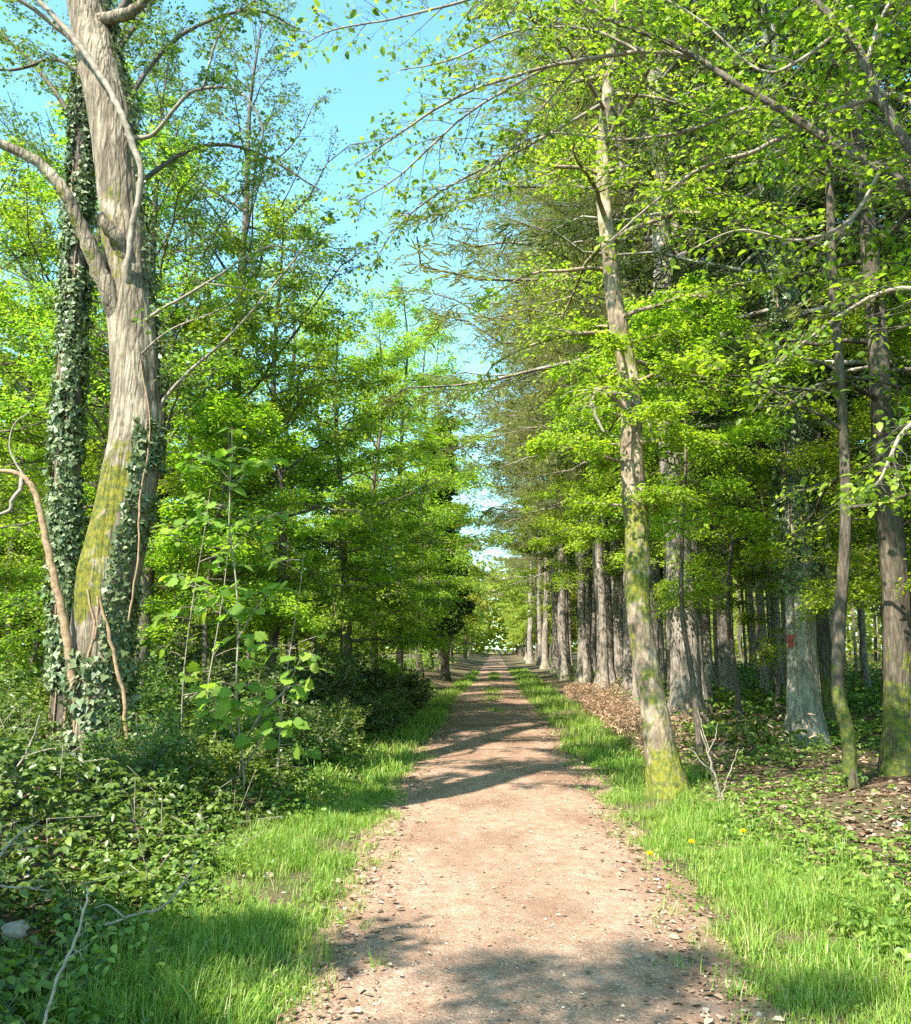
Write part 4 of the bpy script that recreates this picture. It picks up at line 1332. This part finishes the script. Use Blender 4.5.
# slim conifers filling the right wood
pts = [(3.75, 18.3), (4.8, 14.6), (5.4, 15.4), (4.5, 10.4), (3.65, 24.5), (6.8, 27), (7, 41), (7.5, 33)]
cnt = 0
while cnt < 150:
    y = 15 + 62 * R.random() ** 1.1
    x = 4.3 + R.random() ** 1.2 * (2.5 + y * .5)
    if y < 16 and x < 6 or any((x - a) ** 2 + (y - b_) ** 2 < 1.2 for a, b_ in pts):
        continue
    pts.append((x, y))
    slim[int(R.integers(0, 3))].place(x, y, 'slim bare trunked conifer deep in the shaded wood behind the grey conifers', 'slim conifers in the shaded wood', sc=R.uniform(.8, 1.15))
    cnt += 1
# broadleaf trees farther along both sides of the path and in the left wood
far_spots = []
for y in np.arange(58, 210, 9.0):
    far_spots += [(-3.6 - R.random() * 1.5, y + R.random() * 5), (-7.5 - R.random() * 4, y + R.random() * 8)]
    far_spots += [(3.8 + R.random() * 2, y + 4 + R.random() * 5), (7.5 + R.random() * 5, y + R.random() * 8)]
for x, y in far_spots:
    broad_far[int(R.integers(0, 2))].place(x, y, 'distant light green tree lining the end of the path', 'distant trees lining the path', sc=R.uniform(.75, 1.05))
pts = []
while len(pts) < 44:
    y = 26 + 50 * R.random()
    x = -14 - R.random() * (6 + y * .35)
    if any((x - a) ** 2 + (y - b_) ** 2 < 7 for a, b_ in pts):
        continue
    pts.append((x, y))
    broad_far[int(R.integers(0, 2))].place(x, y, 'background tree in the sunny wood behind the ivy clad trunk', 'background trees of the sunny wood', sc=R.uniform(.62, .85))

# off-view neighbour whose crown dapples the near end of the path
beech_big[1].place(-3.6, -1.8, 'beech standing before the brambles, throwing dappled shade on the path start', 'beeches lining the path', sc=.85)

snag = leafy('ash_tree', 'tree', 15, .5, 7.4, 2.5, 24, 9, 22, .07, RHOMB, 'oak', 'bark_thin', el=(.5, 1.0), droop=-.05, tert=1, spread=.05, wob=.25, sides=14)
beech_young[2].place(-5.5, .5, 'unseen young beech added on the near bramble bank, shading the brambles by the stone', 'young beeches of the sunny wood', sc=1.3)  # out of view, added to shade the near corner of the bank
snag.place(-4.75, 5.5, 'thinly leafed tree on the near bramble bank, throwing the branching shadow across the path', sc=1.0, rz=.7)

# dark shrubs by the left verge
def shrub(Rc, H, n, leaf, lm):
    w_, l_ = Geo(), Geo()
    a = R.uniform(0, 6.28, 46)
    e = R.uniform(.25, 1.5, 46)
    d = np.stack([np.cos(a) * np.cos(e), np.sin(a) * np.cos(e), np.sin(e)], 1)
    L = np.hypot(Rc * np.cos(e), H * np.sin(e)) * R.uniform(.7, 1.05, 46)
    P = arc(np.stack([np.cos(a) * .15, np.sin(a) * .15, 0 * a], 1), d, L, np.full(46, .12), 6, .04)
    w_.tubes(P, np.linspace(.012, .003, 6)[None] * np.ones((46, 1)), 4)
    sprays(w_, l_, P, L, 9, n, leaf, BEECH, sec=.34, s0=.2, flat=.7, rsec=.003, lift=(-.1, .5), spread=.08, tert=1)
    return Kind('evergreen_shrub', 'shrub', [('stem', w_.mesh('stem', M['twig'])), ('foliage', l_.mesh('foliage', M[lm]))])


hedge = [shrub(1.2, 1.6, 9, .055, 'bramble'), shrub(1.1, 1.3, 9, .05, 'herb')]
sh = [shrub(1.2, 1.5, 8, .065, 'holly'), shrub(1.0, 1.2, 8, .06, 'holly')]
for v, x, y, s, lab in ((0, -2.9, 15.6, 1.0, 'dark rounded shrub nearest the grass edge, before the second beech'), (1, -3.5, 12.6, 1.05, 'dark shrub beside the maple sapling'), (0, -2.75, 19.0, .95, 'dark shrub farther along the verge, under the bright beech sprays'),
                        (1, -4.7, 14.2, 1.2, 'dark shrub behind the one beside the maple sapling'), (1, -2.6, 24.0, 1.0, 'farthest dark shrub on the verge'), (0, -5.6, 17.0, 1.1, 'dark shrub in the shade between the beech trunks')):
    sh[v].place(x, y, lab, 'dark shrubs along the verge', sc=s)

for v, x, y, s, lab in ((1, -3.1, 11.0, .8, 'low shrub at the grass edge below the maple saplings'), (0, -4.4, 11.6, .95, 'shrub behind the maple saplings'), (1, -5.6, 12.4, 1.0, 'shrub between the leaning mossy tree and the maple saplings'), (0, -6.6, 9.6, .8, 'shrub at the bent dead stem on the bramble bank'),
                        (0, -3.3, 8.3, .62, 'low bramble mound before the maple saplings'), (0, -5.6, 8.2, .72, 'bramble mound beside the foot of the leaning mossy tree'), (1, -2.75, 9.7, .62, 'low bramble mound spilling onto the grass'), (0, -3.7, 5.4, .55, 'low bramble mound behind the crooked pale stick'), (0, -2.55, 12.3, .6, 'green shrub at the grass edge before the dark shrubs'), (1, -2.6, 14.0, .7, 'green shrub crowding the second dark shrub on the verge'), (0, -2.35, 17.2, .6, 'green shrub between two dark shrubs on the verge')):
    hedge[v].place(x, y, lab, 'green shrubs on the bramble bank', sc=s)

# ================================================================== SMALL THINGS
def stick(rows, label, mat='stick', extra=(), name='dry_stick'):
    g = Geo()
    p, r = px_line(rows)
    p, r = smooth_line(p, 5, r * .58)
    p = p + R.normal(0, 1, p.shape) * .0025
    g.tubes(p, r, 7, rough=.06, cap=True)
    for k_ in range(5):
        c_, t_ = sample(p[None], np.zeros(1, int), R.uniform(.25, .95, 1))
        dd_ = norm(t_ * .8 + R.normal(0, .6, (1, 3)))
        g.tubes(arc(c_, dd_, R.uniform(.05, .2, 1), np.array([.1]), 5, .06), np.linspace(.003, .0012, 5)[None], 4)
    for q in extra:
        a, b_ = px_line(q)
        a, b_ = smooth_line(a, 4, b_ * .58)
        g.tubes(a, b_, 5)
    me = g.mesh(name, M[mat], True)
    base = p[0].copy()
    rebase([me], base)
    return single(name, me, label, 'stick', base, 'dry sticks in the brambles')


stick([(42, 1030, 3.3, 3), (55, 985, 3.4, 2.8), (75, 940, 3.5, 2.6), (86, 905, 3.55, 2.2), (88, 886, 3.6, 1.4)], 'long bleached stick leaning upright at the corner of the grass')
stick([(105, 925, 4.6, 2), (135, 915, 4.7, 2), (160, 908, 4.8, 2.2), (176, 893, 4.9, 2), (196, 862, 5.0, 1.2)], 'crooked pale stick lying over the grass beside the brambles', extra=[[(125, 918, 4.65, 1.5), (108, 905, 4.7, 1.3), (95, 908, 4.7, .8)]])
stick([(-5, 868, 4.2, 2.6), (4, 850, 4.2, 2.4), (22, 832, 4.3, 1.8), (40, 820, 4.4, 1)], 'short pale stick poking out of the brambles near the stone')
stick([(-10, 885, 4.0, 1.6), (20, 887, 4.0, 1.5), (50, 891, 4.1, 1)], 'thin grey twig lying level over the brambles', 'twig')
stick([(-10, 800, 6.5, 2.2), (12, 775, 6.5, 2.2), (30, 745, 6.6, 2), (40, 715, 6.6, 1.2)], 'bare forked branch standing in the brambles before the bent dead stem', 'twig', [[(12, 775, 6.5, 1.4), (0, 758, 6.5, 1), (-12, 750, 6.5, .8)], [(22, 757, 6.5, 1.3), (45, 750, 6.5, 1), (56, 748, 6.5, .6)]])

# bare twiggy shrub right of the mossy tree's foot
g = Geo()
for rws in ([(722, 812, 9.6, 3), (716, 780, 9.6, 2.6), (708, 752, 9.6, 2), (700, 730, 9.6, 1.2)], [(716, 780, 9.6, 2), (704, 765, 9.5, 1.6), (690, 748, 9.5, 1)], [(722, 800, 9.6, 2), (712, 770, 9.65, 1.6), (705, 735, 9.65, 1.2), (698, 712, 9.7, .8)],
            [(720, 800, 9.6, 1.6), (730, 770, 9.6, 1.3), (738, 750, 9.6, .8)], [(708, 752, 9.6, 1.4), (716, 735, 9.6, 1), (718, 722, 9.6, .7)]):
    a, b_ = px_line(rws)
    a, b_ = smooth_line(a, 5, b_ * .45)
    g.tubes(a + R.normal(0, .008, a.shape), b_, 6)
me = g.mesh('bare_shrub', M['twig'], True)
base = W(722, 812, 9.6)
rebase([me], base)
single('bare_shrub', me, 'leafless pale twiggy shrub beside the foot of the leaning mossy tree', 'shrub', base)

# pale stone
bm_v = []
ico = bpy.data.meshes.new('tmp')
import bmesh
bm = bmesh.new()
bmesh.ops.create_icosphere(bm, subdivisions=3, radius=1)
for v in bm.verts:
    k = 1 + 1.1 * (float(fbm(v.co.x * 1.6 + 5, v.co.y * 1.6 + v.co.z * 1.9, 8)) - .45)
    v.co = (v.co.x * .05 * k, v.co.y * .045 * k, v.co.z * .035 * k)
me = bpy.data.meshes.new('stone')
bm.to_mesh(me)
bm.free()
bpy.data.meshes.remove(ico)
me.materials.append(M['stone'])
for q in me.polygons:
    q.use_smooth = True
single('stone', me, 'rounded pale stone half sunk among the brambles by the dry sticks', 'stone', W(16, 922, 3.9) - np.array([0, 0, .03]), rz=.6)

# dandelions in the right verge
hd, stg = Geo(), Geo()
n = 120
a = R.uniform(0, 6.28, n)
e = R.uniform(.05, 1.4, n)
d = np.stack([np.cos(a) * np.cos(e), np.sin(a) * np.cos(e), np.sin(e)], 1)
hd.leaves(np.tile([[0, 0, .15]], (n, 1)), d, UP + R.normal(0, .3, (n, 3)), .022, Tm([(0, 0, 0), (.6, .12, 0), (1, .08, 0), (1, -.08, 0), (.6, -.12, 0)], [[(0, 4, 3, 2), (0, 2, 1, 0)][:1], [(0, 2, 1)]]))
stg.tubes(np.array([[.0, .0, 0], [.006, .0, .08], [0, 0, .15]]), .0022, 6)
dn = Kind('dandelion', 'flower', [('stem', stg.mesh('stem', M['stalk'], True)), ('flower_head', hd.mesh('flower_head', M['yellow']))])
for (px, py, yy, lab) in ((650, 866, 6.5, 'yellow dandelion nearest the path edge'), (692, 851, 6.9, 'yellow dandelion between two others in the grass'), (743, 836, 7.3, 'yellow dandelion farthest from the path near the woodland plants')):
    q = W(px, py, yy)
    q[0] = q[0]
    dn.place(float(q[0]), yy, lab, 'dandelions in the grass', dz=.02, sc=1.2)

# ================================================================== FAR WOOD (one mass)
g = Geo()
def belt(n, fx, fy, zlo, zhi, size):
    x, y = fx(n), fy(n)
    top = zlo + (zhi - zlo) * (.55 + .6 * fbm(x * .09, y * .09, 51))
    z = top * R.random(n) ** .75
    th = R.uniform(0, 6.28, n)
    g.leaves(np.stack([x, y, z], 1), np.stack([np.cos(th), np.sin(th), R.normal(-.1, .4, n)], 1), UP + R.normal(0, .8, (n, 3)), size * R.uniform(.5, 1.3, n), RHOMB, 0)


belt(40000, lambda n: R.uniform(-60, 60, n), lambda n: R.uniform(190, 250, n), 0, 24, 1.5)
belt(50000, lambda n: -24 - 26 * R.random(n), lambda n: 14 + 200 * R.random(n), 0, 9, .8)
belt(40000, lambda n: 30 + 26 * R.random(n), lambda n: 0 + 215 * R.random(n), 0, 17, .9)
nt_ = 260
x = np.where(R.random(nt_) < .5, R.uniform(-55, -24, nt_), R.uniform(30, 60, nt_))
y = 10 + 200 * R.random(nt_)
hh = R.uniform(9, 15, nt_)
u = np.linspace(0, 1, 5)
P = np.stack([x[:, None] + R.normal(0, .15, (nt_, 5)), y[:, None] + R.normal(0, .15, (nt_, 5)), u[None] * hh[:, None]], -1)
g.tubes(P, (.16 - .12 * u)[None] * np.ones((nt_, 1)), 6, 1)
setting('far_wood', g.mesh('far_wood', [M['far'], M['bark_thin']]), 'stuff', 'mass of distant woodland closing the view behind the trees', 'woodland')

# ================================================================== LIGHT
SUN_EL = math.radians(50)
trav = np.array([.61, .792])          # horizontal travel of the light: toward the right and away
wd_ = bpy.data.worlds.new('World')
SC.world = wd_
wd_.use_nodes = True
t = wd_.node_tree
bg = t.nodes['Background']
sky = t.nodes.new('ShaderNodeTexSky')
sky.sky_type = 'NISHITA'
sky.sun_disc = False
sky.sun_elevation = SUN_EL
sky.sun_rotation = math.atan2(-trav[0], -trav[1])
sky.air_density, sky.dust_density, sky.ozone_density = 1.0, .6, 1.0
t.links.new(mixc(t, 1.0, sky.outputs[0], (.76, 1.16, 1.06), 'MULTIPLY'), bg.inputs[0])
bg.inputs[1].default_value = .145
sl = bpy.data.lights.new('sun', 'SUN')
sl.energy, sl.angle, sl.color = 5.0, math.radians(.53), (1.0, .94, .83)
so = bpy.data.objects.new('sun', sl)
COL.objects.link(so)
from mathutils import Vector
so.rotation_euler = Vector((trav[0], trav[1], -math.tan(SUN_EL) * float(np.hypot(*trav)))).to_track_quat('-Z', 'Y').to_euler()
so.location = (-20, -20, 30)

SC.cycles.use_denoising = False
SC.view_settings.view_transform = 'Standard'
SC.view_settings.look = 'None'
SC.view_settings.exposure = 1.74
SC.view_settings.gamma = 1
SC.view_settings.use_curve_mapping = False
cy = SC.cycles
cy.max_bounces, cy.diffuse_bounces, cy.glossy_bounces, cy.transmission_bounces, cy.transparent_max_bounces = 8, 6, 1, 5, 4
cy.sample_clamp_indirect = 6
